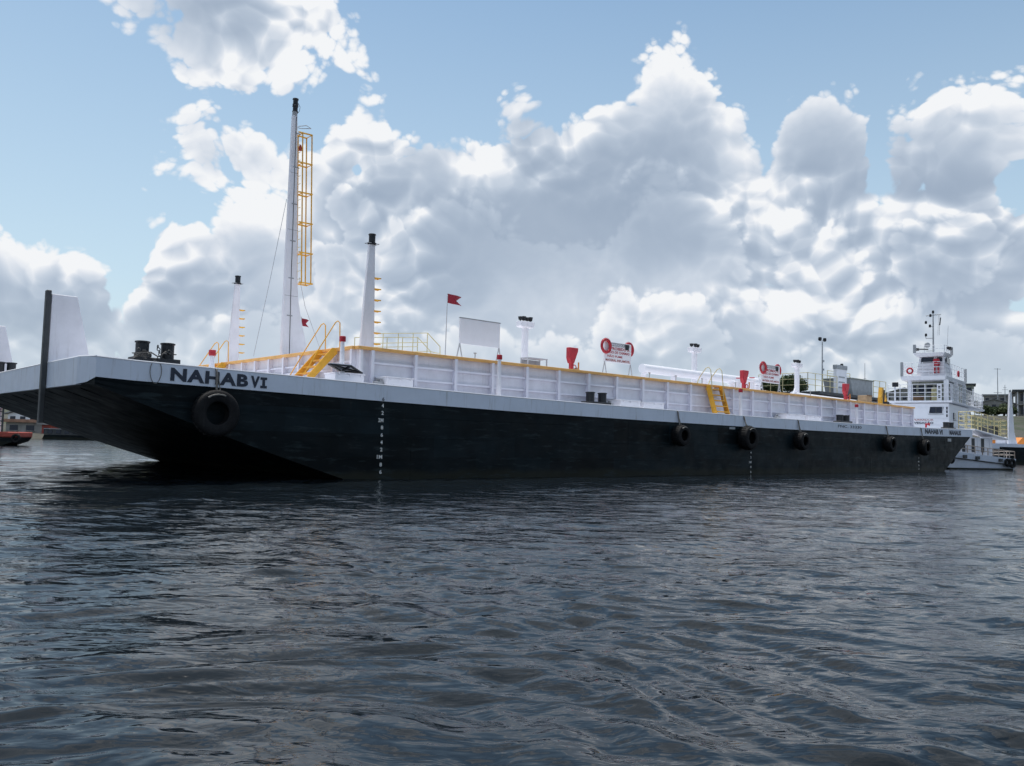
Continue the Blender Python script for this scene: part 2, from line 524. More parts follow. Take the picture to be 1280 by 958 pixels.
def text_mesh(body, width, height, mt, bold=0.0, depth=0.004, name='lettering', spacing=1.0):
    """flat lettering in the XZ plane facing -Y, lower left corner at the origin"""
    cu = D.curves.new('tmp_text', 'FONT')
    cu.body = body
    cu.size = 1.0
    cu.offset = bold
    cu.extrude = 0.0
    cu.resolution_u = 3
    cu.space_character = spacing
    o = D.objects.new('tmp_text', cu)
    COL.objects.link(o)
    dg = bpy.context.evaluated_depsgraph_get()
    dg.update()
    me = D.meshes.new_from_object(o.evaluated_get(dg))
    D.objects.remove(o)
    D.curves.remove(cu)
    me.name = name
    co = np.empty(len(me.vertices) * 3)
    me.vertices.foreach_get('co', co)
    co = co.reshape(-1, 3)
    lo, hi = co.min(0), co.max(0)
    x = (co[:, 0] - lo[0]) / (hi[0] - lo[0]) * width
    z = (co[:, 1] - lo[1]) / (hi[1] - lo[1]) * height
    out_ = np.stack([x, np.full_like(x, -depth), z], 1)
    me.vertices.foreach_set('co', out_.ravel())
    me.materials.clear()
    me.materials.append(M[mt])
    me.update()
    return me

def railing(mb, path, h, rails=(1.0,), r=0.02, step=1.0, closed=False):
    """posts and rails along a path of points at deck level"""
    path = [Vector(p) for p in path]
    for a, b in zip(path[:-1], path[1:]):
        L = (b - a).length
        k = max(1, round(L / step))
        for i in range(k + 1):
            p = a.lerp(b, i / k)
            mb.tube([p, p + Vector((0, 0, h))], r, 6)
        for q in rails:
            mb.tube([a + Vector((0, 0, h * q)), b + Vector((0, 0, h * q))], r * 0.85, 6)
    return mb

# ================================================================== water
def build_water():
    ang = list(np.radians(np.concatenate([np.linspace(-44, 44, 780), np.linspace(46, 314, 100)])))
    r = [0.0, 0.9]
    x = 1.5
    while x < 9000:
        r.append(x)
        x *= 1.0078 if x < 60 else (1.02 if x < 300 else 1.12)
    r = np.array(r[1:])
    a = np.array(ang)
    nr, na = len(r), len(a)
    RR, AA = np.meshgrid(r, a, indexing='ij')
    X, Y = RR * np.sin(AA), RR * np.cos(AA)
    rng = np.random.RandomState(7)
    Z = np.zeros_like(X)
    dr = np.gradient(r)[:, None] * np.ones_like(X)
    # gusts: patches that are rougher or smoother
    gust = 0.8 + 0.35 * np.sin(X * 0.31 + 1.3 * np.sin(Y * 0.11)) * np.sin(Y * 0.23 + 1.1 * np.sin(X * 0.17) + 1.0)
    # warped coordinates so crests bend and break
    WX = X + 0.55 * np.sin(Y * 0.9 + 0.7 * np.sin(X * 0.6)) + 0.25 * np.sin(X * 1.7 + Y * 1.1)
    WY = Y + 0.50 * np.sin(X * 0.8 + 0.9 * np.sin(Y * 0.5 + 2)) + 0.22 * np.sin(X * 1.3 - Y * 1.9)
    lam = np.concatenate([np.geomspace(5.5, 1.5, 12), np.geomspace(1.4, 0.5, 28), np.geomspace(0.48, 0.14, 40)])
    for L in lam:
        th = rng.normal(R(6), R(27)) if L < 1.5 else rng.normal(R(-10), R(25))
        k = 2 * math.pi / L
        ph = rng.uniform(0, 2 * math.pi)
        slope = 0.006 if L > 1.5 else (0.019 if L > 0.6 else 0.033)
        A = slope / k
        w = np.clip((L / dr - 2.5) / 2.5, 0, 1)
        s = np.sin(k * (WX * math.sin(th) + WY * math.cos(th)) + ph)
        Z += w * A * gust * (1 - 2 * np.abs(s) ** 1.0 * 0.0 + 0) * (s + 0.28 * np.cos(2 * (k * (WX * math.sin(th) + WY * math.cos(th)) + ph)))
    co = np.stack([X, Y, Z], -1).reshape(-1, 3)
    co = np.vstack([co, [[0, 0, 0]]])
    i, j = np.meshgrid(np.arange(nr - 1), np.arange(na), indexing='ij')
    j2 = (j + 1) % na
    q = np.stack([i * na + j, (i + 1) * na + j, (i + 1) * na + j2, i * na + j2], -1).reshape(-1, 4)[:, ::-1]
    tri = np.stack([np.arange(na), (np.arange(na) + 1) % na, np.full(na, nr * na)], -1)
    me = D.meshes.new('water')
    me.vertices.add(len(co))
    me.vertices.foreach_set('co', co.ravel())
    me.loops.add(q.size + tri.size)
    me.loops.foreach_set('vertex_index', np.concatenate([q.ravel(), tri.ravel()]).astype(np.int32))
    me.polygons.add(len(q) + len(tri))
    st = np.concatenate([np.arange(len(q)) * 4, len(q) * 4 + np.arange(len(tri)) * 3]).astype(np.int32)
    me.polygons.foreach_set('loop_start', st)
    me.update(calc_edges=True)
    me.validate()
    me.shade_smooth()
    mt = D.materials.new('river_water')
    mt.use_nodes = True
    n = NT(mt.node_tree)
    b = mt.node_tree.nodes['Principled BSDF']
    b.inputs['Base Color'].default_value = (0.008, 0.012, 0.016, 1)
    b.inputs['Roughness'].default_value = 0.06
    b.inputs['IOR'].default_value = 1.333
    t = n.new('ShaderNodeTexCoord')
    p = t.outputs['Object']
    def layer(scale, sx, sy, rot, det):
        mp = n.new('ShaderNodeMapping')
        mp.inputs['Scale'].default_value = (sx, sy, 1)
        mp.inputs['Rotation'].default_value = (0, 0, R(rot))
        n.put(mp.inputs['Vector'], p)
        return n.noise(mp.outputs[0], scale, det, 0.55, 0.4)
    h1 = layer(2.4, 0.5, 1.0, 8, 3.0)
    h2 = layer(7.0, 0.5, 1.0, -14, 3.0)
    h = n.m('ADD', n.m('MULTIPLY', h1, 0.075), n.m('MULTIPLY', h2, 0.016))
    # scattered calmer slicks
    sl = n.mr(layer(0.16, 0.4, 1.0, 5, 2.0), 0.35, 0.6, 0.45, 1.0, smooth=True)
    bn = n.new('ShaderNodeBump')
    n.put(bn.inputs['Strength'], sl)
    bn.inputs['Distance'].default_value = 1.0
    n.put(bn.inputs['Height'], h)
    n.put(b.inputs['Normal'], bn.outputs[0])
    me.materials.append(mt)
    o = link('water', me)
    tag(o, kind='structure')

build_water()
# river bed: a dark sheet far below keeps the world closed under the water
MB().add([(-9000, -9000, -6), (9000, -9000, -6), (9000, 9000, -6), (-9000, 9000, -6)], [(0, 1, 2, 3)]).build('ground', M['dark'])['kind'] = 'structure'

# ================================================================== barge
BA = R(90 - 48.5)
BF = frame(-9.155, 17.84, BA)
WID = 14.4
SHEER = [(0, 2.76), (0.84, 2.72), (3.82, 2.66), (7.53, 2.58), (12.24, 2.50), (18.43, 2.44), (26.93, 2.39), (39.34, 2.39), (44.5, 2.43), (49.8, 2.50)]
def dz(s):
    return float(np.interp(s, [a for a, b in SHEER], [b for a, b in SHEER]))
barge = thing('barge', 'long black-hulled white and yellow tank barge moored across the whole view', 'barge', (0, 0, 0), BF)
LEN = 49.8

# hull: stations (s, bottom, top, inset)
st = [(0.0, 2.17, 2.2, 0.6), (0.18, 2.14, 2.30, 0.0)]
for s in np.linspace(0.9, 6.4, 9):
    st.append((s, 2.14 + (0.02 - 2.14) * (s - 0.18) / (6.4 - 0.18) - 0.05 * math.sin(math.pi * (s - 0.18) / 6.22), dz(s) - 0.42, 0))
st.append((8.2, -0.45, dz(8.2) - 0.42, 0))
for s in np.linspace(9.5, 43.0, 24):
    st.append((s, -0.45, dz(s) - 0.42, 0))
for s, zb in ((44.0, -0.40), (45.6, 0.0), (47.0, 0.72), (48.4, 1.45), (49.55, 2.05)):
    st.append((s, zb, dz(s) - 0.42, 0))
hv, hf = [], []
NZ = 7
random.seed(3)
for s, zb, zt, ins in st:
    ring = []
    for k in range(NZ):                     # near side, bottom to top
        z = zb + (zt - zb) * k / (NZ - 1)
        ring.append((s, ins + (random.uniform(-.010, .012) if 0 < k < NZ - 1 else 0), z))
    for k in range(6):                      # across the top inside
        ring.append((s, ins + (WID - 2 * ins) * (k + 1) / 7, zt))
    for k in range(NZ - 1, -1, -1):
        z = zb + (zt - zb) * k / (NZ - 1)
        ring.append((s, WID - ins, z))
    for k in range(9):                      # across the bottom
        ring.append((s, WID - ins - (WID - 2 * ins) * (k + 1) / 10, zb + random.uniform(-.008, .008)))
    hv.append(ring)
nn = len(hv[0])
hm = MB()
vs = [p for r_ in hv for p in r_]
fs = [(i * nn + k, i * nn + (k + 1) % nn, (i + 1) * nn + (k + 1) % nn, (i + 1) * nn + k) for i in range(len(hv) - 1) for k in range(nn)]
fs += [tuple(range(nn)), tuple((len(hv) - 1) * nn + k for k in range(nn))]
hm.add(vs, fs).build('hull', 'hull', barge)
# welded rake frames seen under the bow and weld beads on the side
rk = MB()
for t in np.arange(1.4, WID - 0.5, 1.45):
    rk.bar((0.25, t, 2.105), (6.2, t, 0.06), 0.04, 0.012)
rk.build('rake_stiffener', 'hull', barge)
wb = MB()
for z in (0.55, 1.15, 1.72):
    pts = [(s, -0.003, z) for s in np.linspace(0.18 + (2.14 - z) / 2.12 * 6.2 + 0.1, 49.3 - (2.05 - z) * 1.95, 30)]
    wb.tube(pts, 0.0045, 5)
for i, s in enumerate(np.arange(8.5, 46, 3.1)):
    wb.tube([(s, 0.001, -0.2), (s, 0.001, dz(s) - 0.45)], 0.004, 5) if i % 3 == 0 else None
wb.build('weld_seam', 'hull', barge)

# white sheer strake: a plated belt right round the edge of the deck
def belt(name, path, mt, th=0.035, parent=barge):
    """path: (x, y, z_low, z_top) corners, solid plate with thickness inward"""
    mb = MB()
    n = len(path)
    cx, cy = LEN / 2, WID / 2
    vs, fs = [], []
    for x, y, a, b in path:
        dx, dy = 0.0, 0.0
        if y < 0.3: dy = 1
        elif y > WID - 0.3: dy = -1
        if x < 0.1: dx = 1
        elif x > LEN - 0.1: dx = -1
        vs += [(x, y, a), (x, y, b), (x + dx * th * 3, y + dy * th * 3, b), (x + dx * th * 3, y + dy * th * 3, a)]
    for i in range(n - 1):
        for k in range(4):
            l = (k + 1) % 4
            fs.append((i * 4 + k, i * 4 + l, (i + 1) * 4 + l, (i + 1) * 4 + k))
    fs += [(0, 1, 2, 3), ((n - 1) * 4 + 3, (n - 1) * 4 + 2, (n - 1) * 4 + 1, (n - 1) * 4)]
    return mb.add(vs, fs).build(name, mt, parent)
e_ = 0.03
near = [(s, -e_, dz(s) - 0.44, dz(s)) for s in [0.18, 0.5, 1, 2, 3.8, 5.5, 7.5, 10, 12.2, 15, 18.4, 22, 27, 33, 39.3, 44.5, 47, LEN + e_]]
belt('sheer_strake', near, 'strake')
belt('sheer_strake', [(0.18, -e_, 2.30, 2.757), (0.08, 0.25, 2.20, 2.76), (-e_, 0.62, 2.16, 2.76)], 'strake')
bow = [(-e_, t, 2.15, 2.76) for t in np.linspace(0.62, WID - 0.62, 9)]
belt('sheer_strake', bow, 'strake')
belt('sheer_strake', [(-e_, WID - 0.62, 2.16, 2.76), (0.18, WID + e_, 2.30, 2.757)], 'strake')
belt('sheer_strake', [(s, WID + e_, b - 0.44, b) for s, _, a, b in near], 'strake')
belt('sheer_strake', [(LEN + e_, t, dz(LEN) - 0.44, dz(LEN)) for t in np.linspace(0, WID, 6)], 'strake')
# rounded bright lip on the deck edge
MB().tube([(s, -0.02, b + 0.005) for s, _, a, b in near], 0.022, 6).build('deck_edge_lip', 'bright', barge, True)
MB().tube([(0.18, -0.02, 2.762), (0.0, 0.6, 2.768), (-0.02, 4, 2.768), (-0.02, WID - .6, 2.768), (0.18, WID, 2.765)], 0.022, 6).build('deck_edge_lip', 'bright', barge, True)
# deck plate
dk = MB()
ss = [0.0, 0.18, 2, 3.8, 5.5, 7.5, 10, 12.2, 15, 18.4, 22, 27, 33, 39.3, 44.5, LEN]
vs, fs = [], []
for s in ss:
    ins = 0.62 if s == 0 else 0.0
    vs += [(s, ins, dz(s) - 0.012), (s, WID - ins, dz(s) - 0.012), (s, WID - ins, dz(s) - 0.05), (s, ins, dz(s) - 0.05)]
for i in range(len(ss) - 1):
    for k in range(4):
        fs.append((i * 4 + k, i * 4 + (k + 1) % 4, i * 4 + 4 + (k + 1) % 4, i * 4 + 4 + k))
fs += [(0, 1, 2, 3), tuple(len(vs) - 1 - k for k in range(4))]
dk.add(vs, fs).build('deck', 'deck', barge)

# trunk (raised cargo tank top)
T0, T1, S0, S1 = 1.3, 13.1, 7.45, 44.3
def tz(s):
    return 3.66 - 0.09 * (s - S0) / (S1 - S0)
tb = MB()
vs, fs = [], []
xs = np.linspace(S0, S1, 14)
for s in xs:
    vs += [(s, T0, dz(s) - 0.03), (s, T0, tz(s)), (s, T1, tz(s)), (s, T1, dz(s) - 0.03)]
for i in range(len(xs) - 1):
    for k in range(3):
        fs.append((i * 4 + k, i * 4 + k + 1, i * 4 + 5 + k, i * 4 + 4 + k))
fs += [(0, 1, 2, 3), tuple(len(vs) - 1 - k for k in range(4))]
tb.add(vs, fs).build('trunk', 'trunkwall', barge)
# yellow coaming along the trunk top
def coam(p0, p1):
    d = (Vector(p1) - Vector(p0)).normalized()
    mb = MB()
    mb.bar(p0, p1, 0.20, 0.085)
    return mb.build('coaming', 'coam', barge, bevel=0.008)
coam((S0 - 0.10, T0 - 0.085, tz(S0) + 0.04), (S1 + 0.1, T0 - 0.085, tz(S1) + 0.04))
coam((S0 - 0.085, T0 + 0.02, tz(S0) + 0.042), (S0 - 0.085, T1 - 0.02, tz(S0) + 0.042))
coam((S0 - 0.10, T1 + 0.085, tz(S0) + 0.04), (S1 + 0.1, T1 + 0.085, tz(S1) + 0.04))
# stiffening ribs: tee bars, one mesh shared by each height
RIBS = [9.36 + 1.515 * k for k in range(-1, 24)]
rib_me = {}
def rib(s, y, front=False):
    h = round((tz(s) if not front else tz(S0)) - dz(s) - 0.003, 2)
    key = (round(h, 2), front)
    if key not in rib_me:
        mb = MB()
        if not front:
            mb.box(-0.008, 0.008, -0.17, -0.0, 0, h).box(-0.052, 0.052, -0.188, -0.171, 0, h).hexa([(-.007, -.32), (.007, -.32), (.007, -.189), (-.007, -.189)], 0, [(-.007, -.192), (.007, -.192), (.007, -.189), (-.007, -.189)], 0.2)
        else:
            mb.box(-0.15, 0.0, -0.008, 0.008, 0, h).box(-0.166, -0.151, -0.05, 0.05, 0, h)
        rib_me[key] = mb.mesh('rib', 'ribs')
    return link('rib', rib_me[key], barge, (s, y, dz(s) - 0.01))
for s in RIBS:
    rib(s, T0)
MB().box(S0 + 0.02, S0 + 0.10, T0 - 0.12, T0 - 0.002, dz(S0), tz(S0) - 0.01).build('corner_post', 'white', barge)
FR = [1.42 + 1.065 * k for k in range(11)]
for t in FR:
    rib(S0, t, True)
# stringers between the ribs, two rows
st_me = {}
for i in range(len(RIBS)):
    a = RIBS[i] + 0.012
    b = (RIBS[i + 1] if i < len(RIBS) - 1 else S1) - 0.012
    for fz in (0.34, 0.70):
        z = tz(a) - fz * (tz(a) - dz(a))
        key = round(b - a, 2)
        if key not in st_me:
            st_me[key] = MB().box(0, b - a, -0.11, 0, -0.025, 0.03).mesh('stringer', 'ribs')
        link('stringer', st_me[key], barge, (a, T0, z))
me = MB().box(-0.085, 0, 0, 1.041, -0.006, 0.006).box(-0.097, -0.086, 0, 1.041, -0.045, 0.006).mesh('stringer', 'ribs')
for t in FR[:-1]:
    for fz in (0.30, 0.5, 0.72):
        link('stringer', me, barge, (S0, t + 0.012, tz(S0) - fz * (tz(S0) - dz(S0))))
# half height access plates between ribs here and there
# lettering on the strake
def letters(body, s0, s1, z0, z1, mt='letter', bold=0.0, y=-0.036, spacing=1.0):
    me = text_mesh(body, s1 - s0, z1 - z0, mt, bold, spacing=spacing)
    return link('lettering', me, barge, (s0, y, z0))
def sheer_tilt(o, s0, s1):
    o.rotation_euler = (0, -math.atan2(dz(s1) - dz(s0), s1 - s0), 0)
    return o
sheer_tilt(letters('NAHAB', 1.76, 3.62, 2.325, 2.63, bold=0.045, spacing=1.12), 1.76, 3.6)
# VI, the I with serifs
sheer_tilt(letters('V', 3.68, 3.91, 2.285, 2.575, bold=0.05), 3.6, 4)
im = MB().box(-0.035, 0.035, -0.003, 0.003, 0, 0.27).box(-0.085, 0.085, -0.004, 0.004, 0, 0.062).box(-0.085, 0.085, -0.004, 0.004, 0.208, 0.27)
im.build('lettering', 'letter', barge, loc=(4.02, -0.036, 2.285))
letters('NAHAB VI', 42.9, 45.3, 2.10, 2.38, bold=0.05)
letters('MANAUS', 46.3, 48.0, 2.11, 2.39, bold=0.05)
letters('FNC. 33330', 33.0, 35.4, 2.16, 2.29, bold=0.01)
# draft marks
for s, lst, hh in ((7.5, [('6', .21), ('8', .41), ('1M', .62), ('2', .82), ('4', 1.02), ('6', 1.22), ('8', 1.42), ('2M', 1.62), ('2', 1.82), ('4', 2.02)], 0.105),
                   (25.6, [('6', .10), ('8', .30), ('1M', .50), ('2', .70), ('4', .90)], 0.085),
                   (42.1, [('6', .15), ('8', .35), ('1M', .55), ('2', .75)], 0.085)):
    for ch, z in lst:
        w = 0.075 * len(ch) + (0.02 if len(ch) > 1 else 0)
        me = text_mesh(ch, w, hh, 'markwhite', 0.02, name='draft_mark')
        link('draft_mark', me, barge, (s - w + 0.04, -0.016, z - hh / 2))
me = text_mesh('6', 0.075, 0.1, 'dark', 0.02, name='draft_mark')
link('draft_mark', me, barge, (7.465, -0.036, 2.15))
# load line patch and two small pads
MB().box(24.05, 24.45, -0.012, 0, 1.83, 1.92).build('maker_plate', 'steel', barge)
MB().box(46.1, 46.6, -0.012, 0, 1.72, 1.9).build('maker_plate', 'steel', barge)

# push knees at the bow
def knee(t, label):
    k = thing('push_knee', label, 'push knee', (0, t, 2.76), BF, group='push knees on the bow')
    MB().prism([(-0.02, 0.0), (0.98, 0.0), (0.94, 0.10), (0.56, 1.72), (-0.02, 1.72)], -0.05, 0.05).build('fin_plate', 'white', k, bevel=0.01)
    MB().box(-0.15, -0.035, -0.09, 0.09, -1.46, 1.80).build('fender_bar', 'dark', k, bevel=0.012)
    MB().box(-0.5, -0.2, 0.2, 0.55, 0.0, 0.12).build('pad', 'dark', k) if False else None
    return k
knee(3.4, 'white fin plate with tall dark bow bar hanging below the deck, nearer the bow corner')
knee(12.1, 'white fin plate at the far left frame edge, behind the farther bow bar')
MB().box(0.03, 0.25, -0.12, 0.12, 0, 0.13).build('deck_cleat', 'dark')
c = D.objects['deck_cleat']; c.matrix_world = BF @ Matrix.Translation((0.1, 4.2, 2.75))
tag(c, 'small dark cleat on the bow deck edge left of the nearer push knee', 'cleat')

# ================================================================== deck fittings
def bollard_pair(s, t, L, r, h, label, rope=False, big=True):
    z = dz(s)
    b = thing('double_bollard', label, 'bollard', (s, t, z), BF, group='black double bollards on the deck edge')
    MB().box(-L / 2, L / 2, -0.2, 0.2, 0, 0.13).build('base_plate', 'black', b, bevel=0.01)
    for sg in (-1, 1):
        MB().lathe([(r, 0.05), (r, h - 0.04), (r * 1.14, h - 0.03), (r * 1.14, h), (r * 0.9, h + 0.01)], 22, (sg * L * 0.27, 0, 0)).build('post', 'black', b, True)
    return b
bollard_pair(1.52, 0.36, 1.05, 0.145, 0.50, 'large black double bollard near the bow corner, wrapped in rope and chain')
bollard_pair(16.75, 0.6, 1.15, 0.15, 0.46, 'black double bollard on the side deck between two white ribs amidships')
bollard_pair(34.75, 0.6, 1.2, 0.16, 0.42, 'black double bollard above the small stencilled marks on the strake')
bollard_pair(49.4, 1.2, 1.3, 0.17, 0.44, 'black double bollard at the stern corner in front of the white pushboat')
# rope turns and chain at the bow bollard
rp = MB()
rng = random.Random(5)
for k in range(5):
    rp.torus((1.25, 0.34, dz(1.5) + 0.10 + 0.03 * k), 0.165 + rng.uniform(0, .015), 0.014, 'Z', 20, 6)
pts = [(1.02, 0.26, 2.83), (1.0, 0.15, 2.80), (1.1, 0.08, 2.92), (1.35, 0.1, 2.95), (1.52, 0.12, 2.86), (1.6, 0.2, 2.9), (1.7, 0.16, 3.0), (1.82, .2, 2.95)]
rp.tube(pts, 0.016, 6)
lp = []
for k in range(25):
    a = math.pi * 2 * k / 24
    lp.append((1.43 + 0.125 * math.sin(a) * (1 + .1 * math.cos(a)), -0.05 if math.cos(a) < 0.75 else 0.06, 2.50 + 0.26 * math.cos(a)))
rp.tube(lp, 0.008, 5, closed=True)
r = rp.build('mooring_rope', 'rope', None, True)
r.matrix_world = BF
tag(r, 'thin rope wound round the bow bollard and looped down over the white strake', 'rope')
ch = MB()
for k in range(9):
    a = k / 8
    ch.torus((0.98 + 0.9 * a, 0.10 + .03 * (k % 2), 2.86 + 0.10 * math.sin(a * 9) + 0.04), 0.035, 0.011, 'Y' if k % 2 else 'Z', 10, 5)
for k in range(5):
    ch.torus((1.52 + 0.02 * k, 0.18, 3.10 - 0.06 * k), 0.035, 0.011, 'Y' if k % 2 else 'X', 10, 5)
c = ch.build('anchor_chain', 'dark', None, True)
c.matrix_world = BF
tag(c, 'short dark chain draped round the foot of the large bow bollard', 'chain')

# tyre fenders
def tyre(s, zc, Rad, thick, label, squash=1.0):
    t = thing('tyre_fender', label, 'tyre', (s, -e_ - 0.01, zc), BF, group='tyre fenders hung along the hull')
    w = thick
    ri = Rad * 0.50
    prof = [(ri, -0.06 * w), (ri * 1.05, -0.0), (Rad * .80, -0.02), (Rad * .93, -0.08 * w), (Rad, -0.25 * w), (Rad * 1.0, -0.75 * w), (Rad * .93, -0.93 * w),
            (Rad * .80, -w), (ri * 1.1, -w * .97), (ri, -w * .90), (ri * 1.12, -0.8 * w), (Rad * .86, -0.7 * w), (Rad * .86, -0.3 * w), (ri * 1.12, -0.2 * w), (ri, -0.06 * w)]
    mb = MB()
    n = 36
    vs, fs = [], []
    for rr, y in prof:
        for k in range(n):
            a = 2 * math.pi * k / n
            vs.append((rr * math.cos(a), y, rr * math.sin(a) * squash))
    for i in range(len(prof) - 1):
        for k in range(n):
            vs_ = (i * n + k, i * n + (k + 1) % n, (i + 1) * n + (k + 1) % n, (i + 1) * n + k)
            fs.append(vs_)
    mb.add(vs, fs).build('tyre_body', 'rubber', t, True)
    tr = MB()
    for k in range(28):
        a = 2 * math.pi * k / 28
        ca, sa = math.cos(a), math.sin(a) * squash
        tr.bar((Rad * .995 * ca, -0.28 * w, Rad * .995 * sa), (Rad * .995 * ca, -0.72 * w, Rad * .995 * sa), 0.05 * Rad, 0.03, up=(ca, 0, sa))
    tr.build('tread_lug', 'rubber', t)
    MB().tube([(Rad * .80 * math.cos(a_), -w - .004, Rad * .80 * math.sin(a_)) for a_ in np.linspace(1.2, 2.2, 6)], 0.022, 5).build('scuff_highlight', 'fender_highlight', t, True)  # pale arc paints in the highlight on the scuffed tyre top
    hz = dz(s) - zc
    pr = MB()
    pr.tube([(0.0, -w * .5, Rad * .84), (0.02, -w * .25, Rad * 1.05), (0.02, -0.03, hz - 0.05), (0.01, 0.06, hz + 0.02)], 0.024, 6)
    pr.tube([(0.0, -w * .5, Rad * .84), (0.10, -w * .3, Rad * 1.03), (0.09, -0.03, hz * .7), (0.03, 0.02, hz + 0.02)], 0.014, 6)
    pr.build('hanging_rope', 'rope', t, True)
    return t
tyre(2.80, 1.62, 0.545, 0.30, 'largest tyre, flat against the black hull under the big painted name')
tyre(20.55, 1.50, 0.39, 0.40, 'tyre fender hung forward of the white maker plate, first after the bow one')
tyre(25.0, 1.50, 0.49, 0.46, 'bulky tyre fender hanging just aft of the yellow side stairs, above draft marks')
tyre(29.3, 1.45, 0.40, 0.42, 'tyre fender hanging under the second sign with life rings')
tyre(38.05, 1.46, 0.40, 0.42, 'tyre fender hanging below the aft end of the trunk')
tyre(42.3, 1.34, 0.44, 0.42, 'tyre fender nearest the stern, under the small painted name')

# low lockers and hatches on the side deck
def locker(s0, s1, t0, t1, h, label, lid=True):
    z = dz((s0 + s1) / 2) - 0.01
    k = thing('deck_locker', label, 'deck locker', (s0, t0, z), BF, group='low white lockers on the side deck')
    L, W_ = s1 - s0, t1 - t0
    MB().box(0, L, 0, W_, 0, h).build('box', 'bright', k, bevel=0.012)
    MB().box(-0.02, L + 0.02, -0.02, W_ + 0.02, h + 0.002, h + 0.03).build('lid', 'bright', k, bevel=0.006)
    for x in (0.12 * L, 0.5 * L, 0.88 * L):
        MB().box(x - 0.015, x + 0.015, -0.03, -0.002, h - 0.06, h + 0.03).build('latch', 'white', k)
    return k
lk = locker(6.25, 7.15, 0.42, 1.0, 0.25, 'low white locker with its dark cross-braced lid propped open')
# raised lid with an X brace, dark underneath
li = MB()
a0, a1 = Vector((0.02, 0.55, 0.42)), Vector((0.78, 0.0, 0.16))
P = lambda u_, v_: Vector((0.35 + 0.66 * u_ - 0.62 * v_, 0.33 - 0.45 * v_, 0.36 + 0.13 * v_))
li.add([P(0, 0) + Vector((0, 0, .0)), P(1, 0), P(1, 1), P(0, 1), P(0, 0) + Vector((0, 0, .02)), P(1, 0) + Vector((0, 0, .02)), P(1, 1) + Vector((0, 0, .02)), P(0, 1) + Vector((0, 0, .02))],
       [(0, 1, 2, 3), (7, 6, 5, 4), (0, 4, 5, 1), (1, 5, 6, 2), (2, 6, 7, 3), (3, 7, 4, 0)])
li.build('open_lid', 'bright', lk)
fr_ = MB()
for a, b in (((0, 0), (1, 0)), ((1, 0), (1, 1)), ((1, 1), (0, 1)), ((0, 1), (0, 0)), ((0, 0), (1, 1)), ((1, 0), (0, 1))):
    fr_.bar(P(*a) - Vector((0, .0, .02)), P(*b) - Vector((0, .0, .02)), 0.07, 0.035)
fr_.build('lid_brace', 'black', lk)
locker(7.95, 8.85, 0.5, 1.05, 0.29, 'low white locker by the first side rib, beside the draft marks')
locker(17.95, 19.05, 0.5, 1.05, 0.27, 'low white locker just aft of the midships bollard')
locker(19.25, 20.45, 0.5, 1.05, 0.25, 'low white locker above the first small tyre, farther aft of its twin')
locker(29.3, 30.9, 0.5, 1.05, 0.26, 'low white locker near the second red and white sign')
locker(31.2, 32.4, 0.5, 1.05, 0.24, 'low white locker forward of the stencilled marks and bollard')
for s, lab in ((7.82, 'small grey valve box at the foot of the first side ribs'), (17.6, 'small grey valve box between midships bollard and lockers'), (28.9, 'small grey valve box forward of the aft lockers')):
    v = thing('valve_box', lab, 'valve box', (s, 0.75, dz(s) - 0.01), BF, group='small grey valve boxes')
    MB().box(-0.12, 0.12, -0.1, 0.1, 0, 0.17).build('box', 'steel', v, bevel=0.01)
    MB().lathe([(0.05, 0.17), (0.05, 0.22), (0.11, 0.225), (0.11, 0.24)], 12).build('hand_wheel', 'steel', v)

# white posts with red caps
def vent(s, t, z0, z1, lean, label, cap=0.15):
    v = thing('vent_post', label, 'vent post', (s, t, z0), BF, group='white posts with red caps')
    h = z1 - z0
    MB().tube([(0, 0, 0), (lean, 0, h - cap)], 0.085, 12, r1=0.055).build('post', 'white', v, True)
    MB().lathe([(0.085, h - cap + 0.0), (0.09, h - cap + 0.01), (0.09, h - 0.01), (0.075, h)], 12, (lean, 0, 0)).build('cap', 'red', v, True)
    return v
vent(6.62, 0.72, dz(6.6) - .01, 3.90, -0.02, 'white post with red cap in front of the trunk corner, beside the yellow front stairs')
vent(12.30, 0.72, dz(12) - .01, 3.88, 0, 'white post with red cap on the side deck under the blank white board')
vent(26.15, 0.85, dz(26) - .01, 3.62, 0, 'white post with red cap right beside the yellow side stairs')
vent(3.35, 1.6, dz(3) - .01, 3.28, 0, 'short white post with red cap on the bow deck above the painted name')
vent(36.7, 0.85, dz(36) - .01, 3.45, 0, 'white post with red cap far aft, beyond the last black bollard of the side deck')

# ------------------------------------------------------------------ stairs
def stairs(name_label, fr, run, rise, wid, n, rails, group='yellow stairs up to the trunk top', thin=False):
    """stairs climbing along +x in their own frame, width along y"""
    k = thing('deck_stairs', name_label, 'stairs', (0, 0, 0), fr, group=group)
    for y in (0, wid):
        MB().prism([(0.0, 0.0), (0.24, 0.0), (run + 0.02, rise - 0.10), (run + 0.02, rise + 0.05), (run - 0.16, rise + 0.05)], y - 0.02, y + 0.02).build('side_stringer', 'yellow', k, bevel=0.004)
    me = MB().box(-0.10, 0.12, 0.021, wid - 0.021, -0.02, 0.02).mesh('step', mt='yellow')
    for i in range(n):
        q = (i + 0.7) / (n + 0.2)
        link('step', me, k, (run * q + 0.03, 0, rise * q))
    for pts in rails:
        MB().tube(pts, 0.017, 8).build('handrail', 'pale_yellow' if thin else 'yellow', k, True)
    return k
